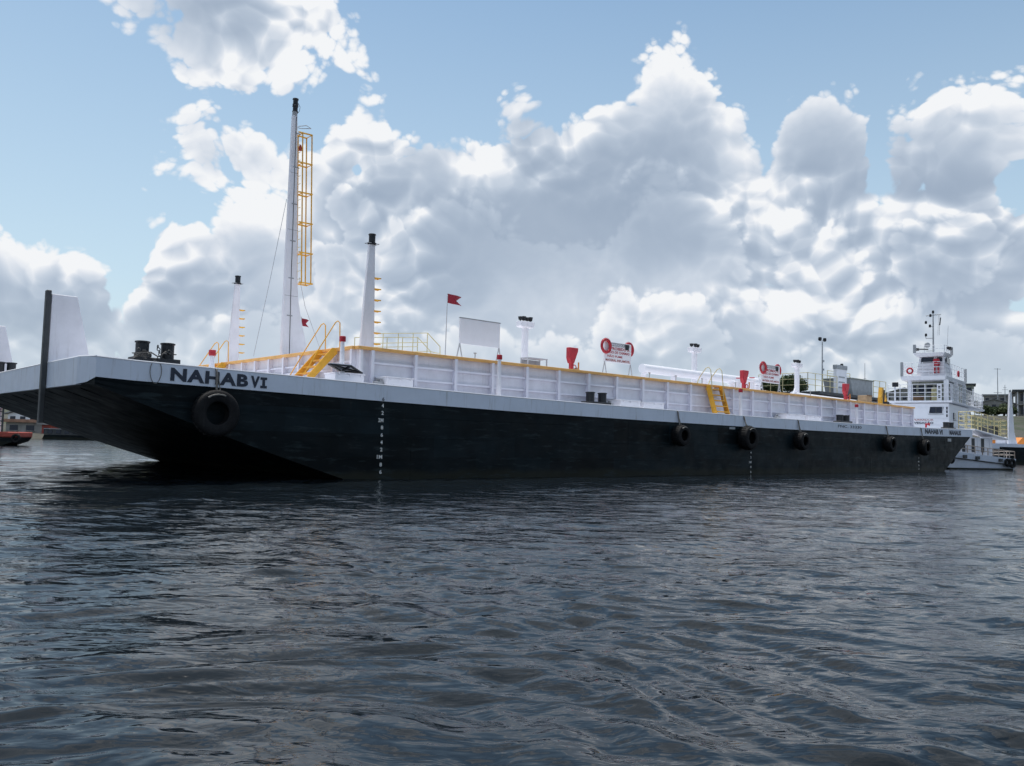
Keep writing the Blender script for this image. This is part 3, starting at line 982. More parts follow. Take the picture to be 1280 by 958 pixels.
# front stairs, from the fore deck up the face of the trunk
s1f = BF @ Matrix.Translation((6.15, 2.25, dz(6.5) - 0.01)) @ Matrix.Rotation(R(0), 4, 'Z')
def front_rails(w, run=1.15, rise=1.09, up=0.86):
    out_ = []
    for y in (0.0, w):
        out_.append([(run - 1.02, y, 0.30), (run - .55, y, rise * .52 + .55), (run - 0.08, y, rise + up - 0.06), (run, y, rise + up), (run + 0.07, y, rise + up - 0.05), (run + 0.10, y, rise + 0.02)])
    return out_
stairs('yellow steel stairs against the front of the trunk right of the tall mast', s1f, 1.15, 1.09, 0.86, 5, front_rails(0.86))
s3f = BF @ Matrix.Translation((6.15, 10.3, dz(6.5) - 0.01))
stairs('yellow stairs at the far end of the trunk front, beside the short left mast', s3f, 1.15, 1.09, 0.9, 5, front_rails(0.9))
# side stairs
s2f = BF @ Matrix.Translation((24.95, 0.55, dz(25) - 0.01)) @ Matrix.Rotation(R(90), 4, 'Z')
rl = []
for y in (0.06, 0.86):
    rl.append([(0.30, y, 0.55), (0.34, y, 1.35), (0.40, y, 1.90), (0.50, y, 2.02), (0.64, y, 1.98), (0.95, y, 1.62), (1.15, y, 1.20)])
stairs('yellow side stairs with two looped handrails midway along the trunk', s2f, 0.55, 1.22, 0.9, 5, rl, thin=True)

# ------------------------------------------------------------------ masts
TT = 3.62
main = thing('signal_mast', 'tallest white tapered mast with yellow ladder cage, rising behind the trunk front', 'mast', (7.83, 7.0, TT), BF)
prof = [(0.0, 0.0), (1.08, 0.0), (0.92, 0.7), (0.70, 1.5), (0.55, 2.2), (0.48, 3.0), (0.22, 8.65), (0.05, 8.65)]
MB().prism(prof, -0.07, 0.07).build('mast_plate', 'white', main, bevel=0.015)
hd = MB()
hd.tube([(0.14, 0, 8.65), (0.14, 0, 8.78)], 0.09, 10)
hd.build('mast_head', 'steel', main, True)
for z0 in (8.80, 9.05):
    MB().lathe([(0.10, z0 - .02), (0.105, z0), (0.085, z0 + .02), (0.085, z0 + 0.16), (0.11, z0 + .175), (0.10, z0 + 0.205)], 14, (0.15, 0, 0)).build('navigation_lamp', 'black', main, True)
MB().tube([(0.15, 0, 9.0), (0.15, 0, 9.05)], 0.07, 10).build('lamp_bracket', 'bright', main, True)
cg = MB()
zlo, zhi = 2.80, 8.05
x0 = lambda z: np.interp(z, [2.2, 8.65], [0.55, 0.24])
for q, (dx, dy) in enumerate([(0.12, -0.17), (0.12, 0.17), (0.46, -0.2), (0.46, 0.2)]):
    MB().tube([(x0(zlo) + dx - .06, dy, zlo), (x0(zhi) + dx, dy, zhi)], 0.023, 6).build('cage_rail', 'yellow', main, True)
for i in range(6):
    z = zlo + (zhi - zlo) * (0, .2, .4, .6, .8, 1)[i]
    x = x0(z)
    MB().tube([(x - .04, -0.17, z), (x + 0.46, -0.21, z), (x + 0.46, 0.21, z), (x - .04, 0.17, z)], 0.028, 6).tube([(x + .12, -0.17, z), (x + .12, 0.17, z)], .017, 6).build('cage_hoop', 'yellow', main)
for i in range(19):
    z = zlo + (zhi - zlo) * (i + .5) / 19
    MB().tube([(x0(z) + .03, -0.16, z), (x0(z) + .03, 0.16, z)], 0.010, 5).build('rung', 'pale_yellow', main)
MB().tube([(0.26, -.06, 8.28), (0.5, -.2, 8.34), (0.78, 0, 8.36), (0.5, .2, 8.34), (0.26, .06, 8.28)], 0.013, 6).build('antenna_hoop', 'steel', main, True)
MB().tube([(0.2, -.02, 8.7), (0.30, -.02, 8.85), (0.32, -.02, 9.0), (0.24, -.02, 9.12)], 0.008, 5).build('lamp_cable', 'dark', main, True)
MB().lathe([(0.06, 0), (0.06, .12), (0.03, .2)], 10, (0.38, -0.05, 7.45)).build('horn', 'dullred', main, True)
for pts in ([(-0.02, 0, 5.65), (-0.5, 0, 2.7), (-0.95, 0, 0.12)], [(0.58, 0, 3.0), (0.85, 0, 2.0), (1.35, 0, 0.9), (1.7, 0, .15)]):
    MB().tube(pts, 0.009, 5).build('stay_wire', 'wire', main, True)

# cable tray, brackets and base gussets on the tall mast
MB().tube([(0.30, -.075, 0.1), (0.24, -.075, 3.0), (0.17, -.075, 8.6)], .012, 5).build('cable', 'dark', main, True)
for z in (1.6, 2.9, 4.2, 5.5, 6.8, 8.0):
    MB().box(.14, .34, -.085, -.071, z, z + .035).build('cable_clip', 'steel', main)
for x in (.15, .5, .85):
    MB().prism([(-.07, 0), (-.30, 0), (-.07, .35)], x - .01, x + .01, 'YZ').build('gusset', 'white', main)
for z in (2.3, 4.6, 6.6):
    MB().box(.02, .52 - (z - 2.3) * .045, -.074, -.0705, z, z + .012).build('weld_line', 'steel', main)

def side_mast(t, label):
    k = thing('lamp_mast', label, 'mast', (8.02, t, TT), BF, group='short masts at the trunk corners')
    MB().prism([(0, 0), (0.50, 0), (0.40, 3.38), (0.20, 3.38)], -0.055, 0.055).build('mast_plate', 'white', k, bevel=0.012)
    MB().lathe([(0.13, 3.38), (0.14, 3.42), (0.10, 3.44), (0.10, 3.66), (0.12, 3.67), (0.11, 3.70)], 14, (0.31, 0, 0)).build('navigation_lamp', 'black', k, True)
    MB().tube([(.12, -.1, 3.40), (.50, -.1, 3.40), (.50, .1, 3.40), (.12, .1, 3.40)], .012, 6, closed=True).build('lamp_guard', 'steel', k)
    for i in range(7):
        z = 0.35 + i * 0.335
        xx = 0.50 - 0.10 * z / 3.38
        MB().tube([(xx - .02, -0.05, z), (xx + 0.19, -0.08, z), (xx + 0.19, 0.08, z), (xx - .02, 0.05, z)], 0.022, 6).build('rung', 'yellow', k)
    return k
side_mast(2.2, 'short white mast with black lamp and yellow rungs at the near trunk corner')
side_mast(12.0, 'short white mast with yellow rungs at the far trunk corner, left of the tallest mast')

# flags
def flag(s, t, h, fz, w, hh, label, pole=True):
    k = thing('flag', label, 'flag', (s, t, TT), BF)
    MB().tube([(0, 0, 0), (0.03, 0, h)], 0.022, 8, r1=0.014).build('flagpole', 'wire', k, True)
    nx, nz = 10, 6
    vs, fs = [], []
    for i in range(nx + 1):
        for j in range(nz + 1):
            a, b = i / nx, j / nz
            notch = 1 - 0.36 * (1 - abs(2 * b - 1))
            vs.append((0.03 + w * a * notch, 0.05 * math.sin(a * 7 + b) * a, fz + hh * (b - .5) - 0.04 * a))
    for i in range(nx):
        for j in range(nz):
            q = (i * (nz + 1) + j, (i + 1) * (nz + 1) + j, (i + 1) * (nz + 1) + j + 1, i * (nz + 1) + j + 1)
            fs.append(q)
    m = MB().add(vs, fs)
    ob = m.build('flag_cloth', 'flag', k, True)
    sol = ob.modifiers.new('thick', 'SOLIDIFY')
    sol.thickness = 0.006
    return k
flag(14.08, 6.0, 3.10, 2.92, 0.72, 0.36, 'red swallowtail flag on a thin pole left of the blank white board')
flag(9.55, 9.0, 1.95, 1.76, 0.34, 0.28, 'tiny red swallowtail flag low behind the foot of the tallest mast')

# blank board
def easel(k, W_, z0, z1, foot=0.19, zf=0.0, mt='wire'):
    for x in (0.02, W_ - 0.02):
        for dx in (-foot, foot):
            MB().tube([(x, 0, z0 + 0.02), (x + dx, 0.0, zf)], 0.022, 6).build('leg', mt, k)
        MB().tube([(x, 0.02, z0), (x, 0.02, z1)], 0.02, 6).build('upright', mt, k)
bd = thing('notice_board', 'large blank white board on splayed legs, right of the red swallowtail flag', 'board', (12.42, 3.0, TT), BF)
MB().box(0, 1.81, -0.02, 0.02, 0.80, 1.68).build('panel', 'bright', bd, bevel=0.006)
MB().box(-.02, 1.83, -0.03, 0.03, 1.681, 1.71).build('frame_edge', 'steel', bd)
easel(bd, 1.81, 0.80, 1.7)

def danger_sign(s, W_, z0, z1, label, lab_l, lab_r):
    k = thing('warning_sign', label, 'sign', (s, 3.0, TT), BF, group='white warning signs with red lettering')
    MB().box(0, W_, -0.02, 0.02, z0, z1).build('panel', 'bright', k, bevel=0.006)
    easel(k, W_, z0, z1)
    H_ = z1 - z0
    MB().box(0.32, W_ * 0.93, -0.028, -0.021, z0 + H_ * .81, z0 + H_ * .97).build('header_strip', 'steel', k)
    rows = [('PERIGO', 0.42, W_ * .70, .83, .94, 'bright'), ('PROIBIDO A', 0.36, W_ * .93, .62, .76, 'red'), ('USO DE CHAMAS', 0.22, W_ * .93, .44, .57, 'red'),
            ('NÃO FUME', 0.16, W_ * .66, .25, .38, 'red'), ('MATERIAL INFLAMÁVEL', 0.06, W_ * .96, .05, .19, 'dullred')]
    for body, a, b, f0, f1, mt in rows:
        me = text_mesh(body, b - a, H_ * (f1 - f0), mt, 0.02, name='lettering', depth=0.0)
        link('lettering', me, k, (a, -0.032 if mt == 'bright' else -0.026, z0 + H_ * f0))
    MB().box(W_ * .76, W_ * .90, -0.034, -0.029, z0 + H_ * .70, z0 + H_ * .96).build('flame_symbol', 'black', k)
    for x, lb in ((-0.02, lab_l), (W_ - 0.02, lab_r)):
        g_ = thing('life_ring', lb, 'life ring', (s + x, 3.0 - 0.10 if x < 1 else 3.10, TT + z1 - 0.20), BF, group='red life rings hung on the signs')
        MB().torus((0, 0, 0), 0.255, 0.062, 'Y', 30, 10).build('ring', 'red', g_, True)
        for a in (45, 135, 225, 315):
            ca, sa = math.cos(R(a)), math.sin(R(a))
            MB().torus((0.235 * ca, 0, 0.235 * sa), 0.066, 0.008, 'X', 12, 5).build('band', 'bright', g_) if False else None
        MB().torus((0, 0, 0), 0.335, 0.008, 'Y', 24, 5).build('grab_line', 'bright', g_, True)
    return k
danger_sign(19.78, 1.62, 0.78, 1.60, 'white sign with red lettering and dark header, the nearer of the two, midships',
            'red life ring on the left corner of the nearer warning sign', 'red life ring on the right corner of the nearer warning sign')
danger_sign(31.25, 1.65, 0.70, 1.60, 'white sign with red lettering, the farther one aft of the yellow side stairs',
            'red life ring on the left corner of the farther warning sign', 'red life ring on the right corner of the farther warning sign')

# floodlight posts
def flood(s, nl, label):
    k = thing('floodlight_post', label, 'floodlight', (s, 7.0, TT), BF, group='white floodlight posts on the trunk')
    MB().tube([(0, 0, 0), (0, 0, 2.5)], 0.15, 14).build('post', 'white', k, True)
    MB().hexa([(-.30, -.16), (.30, -.16), (.30, .16), (-.30, .16)], 2.40, [(-.38, -.18), (.38, -.18), (.38, .18), (-.38, .18)], 2.45).box(-.38, .38, -.18, .18, 2.451, 2.66).build('head', 'white', k, bevel=0.01)
    for i in range(nl):
        x = (-0.29, -.10, .10, .29)[i] if nl == 4 else (-0.26, .08, .28)[i]
        f_ = MB().hexa([(x - .06, -.06), (x + .06, -.06), (x + .06, .06), (x - .06, .06)], 2.71, [(x - .085, -.08), (x + .085, -.08), (x + .085, .08), (x - .085, .08)], 2.86 + .03 * (i % 2)).box(x - .03, x + .03, -.02, .02, 2.66, 2.712).build('floodlight', 'black', k, bevel=0.01)
    return k
flood(19.1, 4, 'white post topped by a row of four black floodlights, nearest of three')
flood(31.25, 3, 'white post with black floodlights beyond the big white pipe, middle one of three')
flood(41.65, 3, 'white post with black floodlights farthest aft, right of the farther sign')

# cabinet and ladder-like frame
cb = thing('deck_cabinet', 'small open white frame cabinet beside the nearest floodlight post', 'cabinet', (16.55, 4.0, TT), BF)
for x in (0, 1.0):
    for y in (0, .4):
        MB().box(x - .02, x + .02, y - .02, y + .02, 0, 0.70).build('corner_post', 'wire', cb)
MB().box(-.03, 1.03, -.03, .43, 0.701, 0.74).build('top', 'wire', cb)
MB().box(0.03, 0.97, 0.39, 0.41, 0.3, 0.68).build('back_panel', 'steel', cb)
MB().box(0.3, 1.0, 0.05, 0.35, 0.0, 0.32).build('pump', 'dullred', cb, bevel=.03)

# red fire monitors
def monitor(s, label, hh=1.16):
    k = thing('fire_monitor', label, 'fire monitor', (s, 3.0, TT), BF, group='red fire monitors on the trunk')
    MB().lathe([(0.16, 0), (0.16, 0.04), (0.10, 0.05), (0.095, 0.62), (0.12, 0.66), (.12, .70)], 14).build('stem', 'red', k, True)
    MB().prism([(-0.12, 0.55), (0.08, 0.55), (0.28, hh - 0.14), (0.30, hh), (-0.20, hh), (-0.20, 0.75)], -0.10, 0.10).build('hose_box', 'red', k, bevel=0.02)
    MB().tube([(0.02, -.12, .1), (0.25, -.15, .35), (0.28, -.12, .6)], 0.03, 8).build('hose', 'orange', k, True)
    MB().torus((0.0, -0.17, 0.38), 0.10, 0.02, 'Y', 16, 6).build('hand_wheel', 'red', k, True)
    return k
monitor(17.9, 'red fire monitor box on a red stem, left of the nearer warning sign')
monitor(29.7, 'red fire monitor just left of the farther warning sign, by the yellow stairs')
monitor(39.8, 'red fire monitor in front of the dark-roofed float, farthest aft')

# big white pipe
pp = thing('cargo_pipe', 'thick white horizontal pipe raised along the trunk top behind the signs', 'pipe', (25.4, 6.0, TT), BF)
MB().tube([(0.35, 0, 1.1), (5, 0, 1.08), (10.2, 0, 1.08)], 0.215, 18).build('pipe', 'bright', pp, True)
MB().lathe([(0.3, -.03), (0.3, .03)], 18, (10.2, 0, 1.08), 'X').build('flange', 'bright', pp)
for x in (0.5, 2.8, 5.4, 8.0, 10.1):
    MB().box(x - .04, x + .04, -.15, .15, 0, 0.87).build('support', 'white', pp)
p2 = thing('cargo_pipe', 'low white pipe run on short feet near the aft floodlight post', 'pipe', (36.5, 4.5, TT), BF)
MB().tube([(0.2, 0, 0.42), (2, 0, 0.40), (7.5, 0, .34)], 0.15, 14).build('pipe', 'bright', p2, True)
for x in (1.5, 4.2, 7.0):
    MB().box(x - .05, x + .05, -.15, .15, 0, 0.3).build('support', 'white', p2)
MB().tube([(-.1, -.1, 0), (0.35, -.1, .75), (0.8, -.1, 0)], .05, 8).build('bracket', 'bright', p2)
# manifold of valves by the farther sign
mf = thing('valve_manifold', 'cluster of white valves and pipe elbows under the farther warning sign', 'valves', (29.9, 4.0, TT), BF)
for i, (x, h) in enumerate([(0.3, .55), (0.9, .7), (1.5, .62), (2.1, .8), (2.7, .5)]):
    MB().lathe([(0.2, 0), (0.2, .06), (.12, .08), (.12, h), (.2, h + .02), (.2, h + .08)], 14, (x, 0, 0)).build('valve', 'bright', mf, True)
    MB().torus((x, 0, h + .2), .13, .018, 'Z', 16, 6).build('hand_wheel', 'red' if i % 2 else 'bright', mf, True)
MB().tube([(0, .1, .3), (2.9, .1, .3)], .1, 12).build('pipe', 'bright', mf, True)

# catwalk railings on the trunk top
cr = thing('catwalk_railing', 'thin faded yellow pipe railing on the trunk behind the near corner mast', 'railing', (9.6, 4.0, TT), BF)
rm = MB()
railing(rm, [(-0.2, 0.0, 0.05), (2.2, 0.0, 0.32)], 0.85, (1.0, 0.62, .25), 0.016, 0.55)
railing(rm, [(0.1, 1.3, 0.05), (2.7, 1.3, 0.32)], 0.85, (1.0, 0.6, .25), 0.016, 0.6)
rm.tube([(2.2, 0, 1.17), (2.75, 0.0, .75), (2.78, 0, 0.02)], 0.016, 6).tube([(2.2, 0, .55), (2.78, 0, .5)], .014, 6)
rm.tube([(2.7, 1.3, 1.17), (3.3, 1.3, .7), (3.3, 1.3, 0.02)], 0.016, 6)
rm.build('pipe_rail', 'pale_yellow', cr, True)
MB().box(-.1, 2.6, .1, 1.2, 0.28, .32).build('walkway', 'steel', cr)
for x in (0.1, 1.3, 2.5):
    MB().tube([(x, .1, 0), (x, .1, .3)], .02, 6).tube([(x, 1.2, 0), (x, 1.2, .3)], .02, 6).build('support', 'steel', cr)
# small sounding pipes along the trunk edge
for i, (s, lab) in enumerate([(12.0, 'thin grey sounding pipe by the left foot of the blank board'), (20.9, 'thin grey sounding pipe under the nearer warning sign'),
                              (22.6, 'thin grey sounding pipe between nearer sign and the white pipe'), (24.4, 'thin grey sounding pipe in front of the white pipe'),
                              (26.9, 'thin grey sounding pipe just aft of the side stairs'), (33.4, 'thin grey sounding pipe right of the farther warning sign')]):
    v = thing('sounding_pipe', lab, 'pipe', (s, 1.6, TT), BF, group='thin sounding pipes on the trunk edge')
    MB().tube([(0, 0, 0), (0, 0, .34)], 0.018, 6).build('pipe', 'steel', v, True)
    MB().tube([(-.05, 0, .34), (.05, 0, .34)], 0.022, 6).build('cap', 'steel', v, True)
# red hose cabinet on the aft deck
hr = thing('hose_valve', 'small red fire hose valve on the aft deck beside the painted name', 'valve', (45.6, 1.0, dz(46)), BF)
MB().tube([(0, 0, 0), (0, 0, 0.26)], .05, 10).build('stem', 'red', hr, True)
MB().tube([(-.02, 0, .26), (.35, 0, .26)], .06, 10).build('outlet', 'red', hr, True)
MB().torus((.25, -.08, .26), .08, .02, 'Y', 14, 6).build('hand_wheel', 'red', hr, True)
q = thing('bow_bollard', 'dark bollard block at the far left frame edge below the second fin', 'bollard', (0.35, 11.2, 2.75), BF)
MB().box(-.3, .5, -.2, .2, 0, .08).build('base_plate', 'black', q, bevel=.01)
for x in (-.02, .3):
    MB().lathe([(.13, .08), (.13, .44), (.16, .45), (.16, .48), (.12, .49)], 18, (x, 0, 0)).build('post', 'black', q, True)

# ================================================================== pushboat
PA = math.atan2(math.cos(R(36.9)), math.sin(R(36.9)))
PF = frame(33.31, 63.0, PA)
pb = thing('pushboat', 'white three-deck pushboat with railings moored at the barge stern', 'pushboat', (0, 0, 0), PF)
MB().prism([(-11.0, -0.8), (-11.8, 1.5), (18.2, 1.5), (17.0, -0.8)], -1.0, 8.4).build('hull', 'hull', pb)
MB().box(-11.8, 18.2, -1.1, 8.5, 1.501, 1.75).build('deck_edge', 'strake', pb)
# main deckhouse, sides leaning in toward the stern
dh = MB().hexa([(0.25, 0.18), (11.0, 0.10), (11.0, 4.15), (0.25, 4.15)], 1.752, [(0.25, 0.18), (9.4, 0.10), (9.4, 4.15), (0.25, 4.15)], 4.80)
dho = dh.build('deckhouse', 'bright', pb)
for z in (2.25, 2.7, 3.15, 3.6):
    MB().bar((0.225, 0.2, z), (0.225, 4.1, z), 0.03, 0.03).build('wall_seam', 'white', dho)
    MB().bar((0.3, 0.11, z), (9.8, 0.07, z), 0.03, 0.03).build('wall_seam', 'white', dho)
def pane(parent, x0, x1, y0, y1, z0, z1, skew=0.0, mt='glass'):
    if x1 - x0 < y1 - y0:
        mb = MB().prism([(y0, z0), (y1, z0), (y1 - skew, z1), (y0 - skew, z1)], x0, x1, 'YZ')
    else:
        mb = MB().box(x0, x1, y0, y1, z0, z1)
    return mb.build('window', mt, parent)
w = pane(dho, 0.215, 0.255, 0.62, 1.55, 4.05, 4.52, 0.08)
MB().box(0.205, 0.245, .60, .63, 4.03, 4.54).build('frame', 'bright', w)
MB().box(0.20, 0.24, 1.04, 1.08, 4.06, 4.50).build('frame', 'dark', w)
MB().box(0.12, 0.25, 0.55, 1.6, 3.94, 3.97).build('sill', 'steel', w)
for z in (3.75, 4.05, 4.32):
    pane(dho, 0.215, 0.255, 0.26, 0.36, z, z + .2)
for x in (2.0, 5.2, 7.6):
    w = pane(dho, x, x + 0.9, 0.09, 0.16, 3.55, 4.15)
MB().box(0.9, 1.5, 0.10, 0.17, 1.9, 3.5).build('door', 'white', dho)
# house name on the front
for body, z0, z1, bd_ in (('EMPURRADOR', 3.45, 3.62, 0.0), ('NAVEGAÇÃO', 3.18, 3.40, 0.03)):
    me = text_mesh(body, 1.75, z1 - z0, 'dullred' if bd_ == 0 else 'letter', bd_)
    o = link('lettering', me, pb, (0.215, 3.0, z0))
    o.rotation_euler = (0, 0, R(-90))
# decks
MB().hexa([(-.1, -.1), (16.5, -.1), (16.5, 4.5), (-.1, 4.5)], 4.85, [(-.15, -.15), (16.6, -.15), (16.6, 4.55), (-.15, 4.55)], 5.0).build('boat_deck', 'bright', pb, bevel=.02)
MB().hexa([(0.1, .40), (7.5, .15), (7.5, 3.6), (.1, 3.45)], 6.60, [(-.05, .30), (7.8, .0), (7.8, 3.7), (-.05, 3.55)], 6.92).build('upper_deck', 'bright', pb, bevel=.02)
MB().hexa([(0.15, .55), (2.3, .45), (2.3, 2.4), (.15, 2.4)], 8.42, [(-.1, .33), (2.6, .2), (2.6, 2.7), (-.1, 2.62)], 8.72).build('wheelhouse_roof', 'bright', pb, bevel=.02)
# railings
rm = MB()
railing(rm, [(0.0, 4.45, 5.0), (0.0, 0.0, 5.0), (16.4, 0.0, 5.0), (16.4, 4.4, 5.0)], 1.28, (1.0, .75, .5, .25), 0.03, 0.85)
rm.build('railing', 'bright', pb)
rm = MB()
railing(rm, [(7.5, 3.6, 6.92), (0.02, 3.45, 6.92), (0.02, 0.42, 6.92), (7.6, 0.08, 6.92)], 1.05, (1.0, .66, .33), 0.022, 0.8)
rm.build('railing', 'bright', pb)
rm = MB()
railing(rm, [(2.4, 2.6, 8.72), (0.0, 2.5, 8.72), (0.0, 0.40, 8.72), (2.5, 0.28, 8.72)], 0.55, (1.0, .5), 0.02, 0.7)
rm.build('railing', 'bright', pb)
for x, y, z, h in ((0, 3.42, 6.92, 1.1), (7.6, .1, 6.92, 1.1), (0, 2.5, 8.72, .65), (2.45, .3, 8.72, .6)):
    MB().box(x - .09, x + .09, y - .09, y + .09, z + .001, z + h).build('corner_post', 'steel', pb)
# pillars between the decks
for x, y, r_ in ((0.5, 2.95, .13), (0.35, 0.35, .16), (3.2, 0.12, .12), (7.0, 0.12, .12), (12.0, .15, .06)):
    MB().box(x - r_, x + r_, y - r_, y + r_, 5.001, 6.62).build('pillar', 'bright', pb)
MB().box(0.02, .06, 0.62, .95, 5.001, 6.3).build('corner_panel', 'bright', pb)
MB().box(0.5, 1.4, 0.02, .06, 5.001, 6.3).build('corner_panel', 'bright', pb)
for z in (5.2, 5.55, 5.9):
    MB().box(0.0, .019, 0.72, .88, z, z + .22).build('vent_slot', 'dark', pb)
# cabin on the boat deck
cab = MB().box(1.8, 9.8, 0.7, 3.4, 5.002, 6.598).build('cabin', 'olive', pb)
for y in (0.95, 1.55, 2.15, 2.75):
    pane(cab, 1.77, 1.81, y, y + .42, 5.62, 6.3)
for y in (.95, 2.2):
    MB().box(1.74, 1.80, y, y + .8, 5.1, 5.5).build('wood_panel', 'wood', cab)
for x in np.arange(2.4, 9.2, 1.1):
    pane(cab, x, x + .7, 0.67, 0.71, 5.75, 6.3)
for z in (5.3, 5.5, 5.7):
    MB().box(1.8, 9.8, .66, .699, z, z + .05).build('slat', 'olive', cab)
MB().box(10.2, 13.0, 0.8, 3.2, 5.002, 6.9).build('aft_cabin', 'olive', pb)
MB().lathe([(.25, 5.0), (.25, 6.0), (.18, 6.1)], 14, (1.2, 1.3, 0)).build('tank', 'pale_yellow', pb, True)
# wheelhouse
wh = MB().hexa([(0.35, .38), (2.7, .30), (2.7, 2.45), (.35, 2.45)], 6.921, [(0.55, .52), (2.4, .45), (2.4, 2.25), (.55, 2.25)], 8.42).build('wheelhouse', 'white', pb)
for z in (7.2, 7.45, 7.7):
    MB().bar((0.36 + .133 * (z - 6.92) - .01, 0.42, z), (0.36 + .133 * (z - 6.92) - .01, 2.4, z), .02, .02).build('wall_seam', 'steel', wh)
wv_ = MB().prism([(1.25, 7.95), (2.15, 7.95), (2.10, 8.38), (1.25, 8.38)], 0.46, 0.52, 'YZ').build('window', 'glass', wh)
MB().prism([(.62, 7.98), (1.0, 7.98), (1.0, 8.36), (.66, 8.36)], 0.47, 0.53, 'YZ').build('window', 'glass', wh)
MB().prism([(.75, 7.95), (2.2, 7.95), (2.15, 8.36), (.78, 8.36)], 0.36, 0.42, 'XZ').build('window', 'glass', wh)
# mast with lamps, radar and horns
ms = MB().tube([(1.5, 1.43, 8.72), (1.5, 1.43, 12.0)], .07, 8, r1=.04).build('mast', 'steel', pb, True)
MB().tube([(1.5, .88, 11.85), (1.5, 1.95, 11.80)], .035, 6).build('yard', 'steel', ms)
MB().tube([(1.5, 1.43, 10.0), (1.5, 1.95, 10.0), (1.5, 1.97, 10.2)], .035, 6).tube([(1.5, 1.43, 9.0), (1.5, 1.95, 9.0)], .035, 6).tube([(1.5, 1.43, 10.9), (1.5, 1.75, 11.0)], .03, 6).build('arm', 'steel', ms)
for y, z in ((1.43, 12.05), (1.62, 11.78), (1.95, 11.25), (1.66, 10.95), (1.95, 10.25)):
    MB().lathe([(.08, z - .08), (.09, z), (.08, z + .12), (.04, z + .15)], 10, (1.5, y, 0)).build('lamp', 'black', ms, True)
MB().lathe([(.02, -.05), (.2, 0), (.22, .04), (.2, .05)], 14, (1.4, 1.85, 9.45), 'X').build('radar_dish', 'steel', ms, True)
MB().tube([(1.5, 1.05, 11.8), (1.5, 1.1, 10.2)], .012, 5).tube([(1.5, .95, 11.8), (1.5, 1.0, 10.2)], .012, 5).build('halyard', 'steel', ms)
MB().prism([(.92, 11.0), (1.02, 11.0), (.93, 11.6), (.86, 11.6)], 1.49, 1.51, 'YZ').build('pennant', 'dark', ms)
MB().tube([(2.0, .55, 8.72), (2.0, .45, 11.0)], .012, 5).build('whip_antenna', 'wire', pb)
MB().tube([(-.12, 2.3, 9.0), (-.12, 1.5, 8.95)], .05, 8).lathe([(.1, 0), (.12, .12), (.1, .2)], 12, (.1, 2.3, 8.9)).build('search_light', 'dark', pb, True)
MB().box(1.2, 1.9, .15, .45, 9.05, 9.25).build('search_light', 'black', pb, bevel=.02)
MB().tube([(-0.05, 3.92, 5.0), (-.05, 3.92, 6.1)], .06, 8).build('lamp_post', 'bright', pb)
MB().box(-.2, .05, 3.68, 4.1, 6.1, 6.45).build('floodlight', 'black', pb, bevel=.02)
# life rings and life jacket on the pushboat
for (x, y, z, lb) in ((-0.08, 2.83, 7.32, 'red life ring on the left upper railing of the white pushboat'), (4.2, .1, 7.35, 'red life ring on the right upper railing of the white pushboat')):
    g_ = thing('life_ring', lb, 'life ring', (x, y, z), PF)
    MB().torus((0, 0, 0), .2, .065, 'X' if x < 1 else 'Y', 24, 8).build('ring', 'red', g_, True)
lj = thing('life_jacket', 'bright red life jacket hanging on the front of the pushboat wheelhouse', 'life jacket', (0.24, 1.0, 6.95), PF)
MB().lathe([(.03, .0), (.2, .02), (.26, .15), (.26, .38), (.2, .55), (.05, .58)], 14, (0, 0, .72)).build('vest', 'red', lj, True)
for z in (.88, 1.05):
    MB().torus((0, 0, z), .265, .015, 'Z', 18, 5).build('belt', 'bright', lj, True)
for y in (-.13, .13):
    MB().box(-.06, .06, y - .07, y + .07, .18, .62).build('flap', 'red', lj, bevel=.03)

# ================================================================== small work boat beside the stern
wx, wy_ = 28.4, 53.8
WA = math.atan2(2.6, 6.0)
WF = frame(wx, wy_, WA)
wk = thing('work_boat', 'small white double-deck boat with cream railings at the right, behind the barge stern', 'boat', (0, 0, 0), WF)
L_ = 6.3
prof_t = lambda x: 1.30 - 0.55 * min(1, max(0, x) / L_) ** .7 + .0
vs, fs = [], []
xs = np.linspace(-0.25, L_, 12)
ring = 8
for i, x in enumerate(xs):
    q = (x + .25) / (L_ + .25)
    hw = 1.15 * min(1, (0.12 + q * 2.2)) ** .6
    zt = prof_t(x)
    zk = 0.55 * max(0, 1 - q * 3.0) ** 1.5 - .5
    for (yy, zz) in ((-hw, zt), (-hw * .97, zt - .30), (-hw * .8, max(zk, -.1)), (0, zk - .1), (hw * .8, max(zk, -.1)), (hw * .97, zt - .3), (hw, zt), (0, zt - .02)):
        vs.append((x, yy + 1.2, zz))
for i in range(11):
    for k in range(ring):
        fs.append((i * ring + k, i * ring + (k + 1) % ring, (i + 1) * ring + (k + 1) % ring, (i + 1) * ring + k))
fs += [tuple(range(ring)), tuple(11 * ring + k for k in range(ring))]
MB().add(vs, fs).build('hull', 'strake', wk, True)
MB().tube([(x, 1.2 - 1.15 * min(1, (0.12 + (x + .25) / (L_ + .25) * 2.2)) ** .6 * .99 - .01, prof_t(x) - .42) for x in xs], .045, 6).build('rubbing_strake', 'dark', wk, True)
MB().box(0.0, L_ - .2, .12, 2.2, -.25, .10).build('boot_top', 'hull', wk)
MB().box(1.3, 4.4, .35, 1.7, .75, 2.12).build('cabin', 'white', wk)
for x in (1.5, 2.4, 3.3):
    MB().box(x, x + .28, .33, .352, 1.15, 2.05).build('door', 'dark', wk)
for x in (1.95, 2.95, 4.1):
    MB().box(x, x + .04, .32, .352, .95, 2.12).build('post', 'bright', wk)
vs = []
rd = MB()
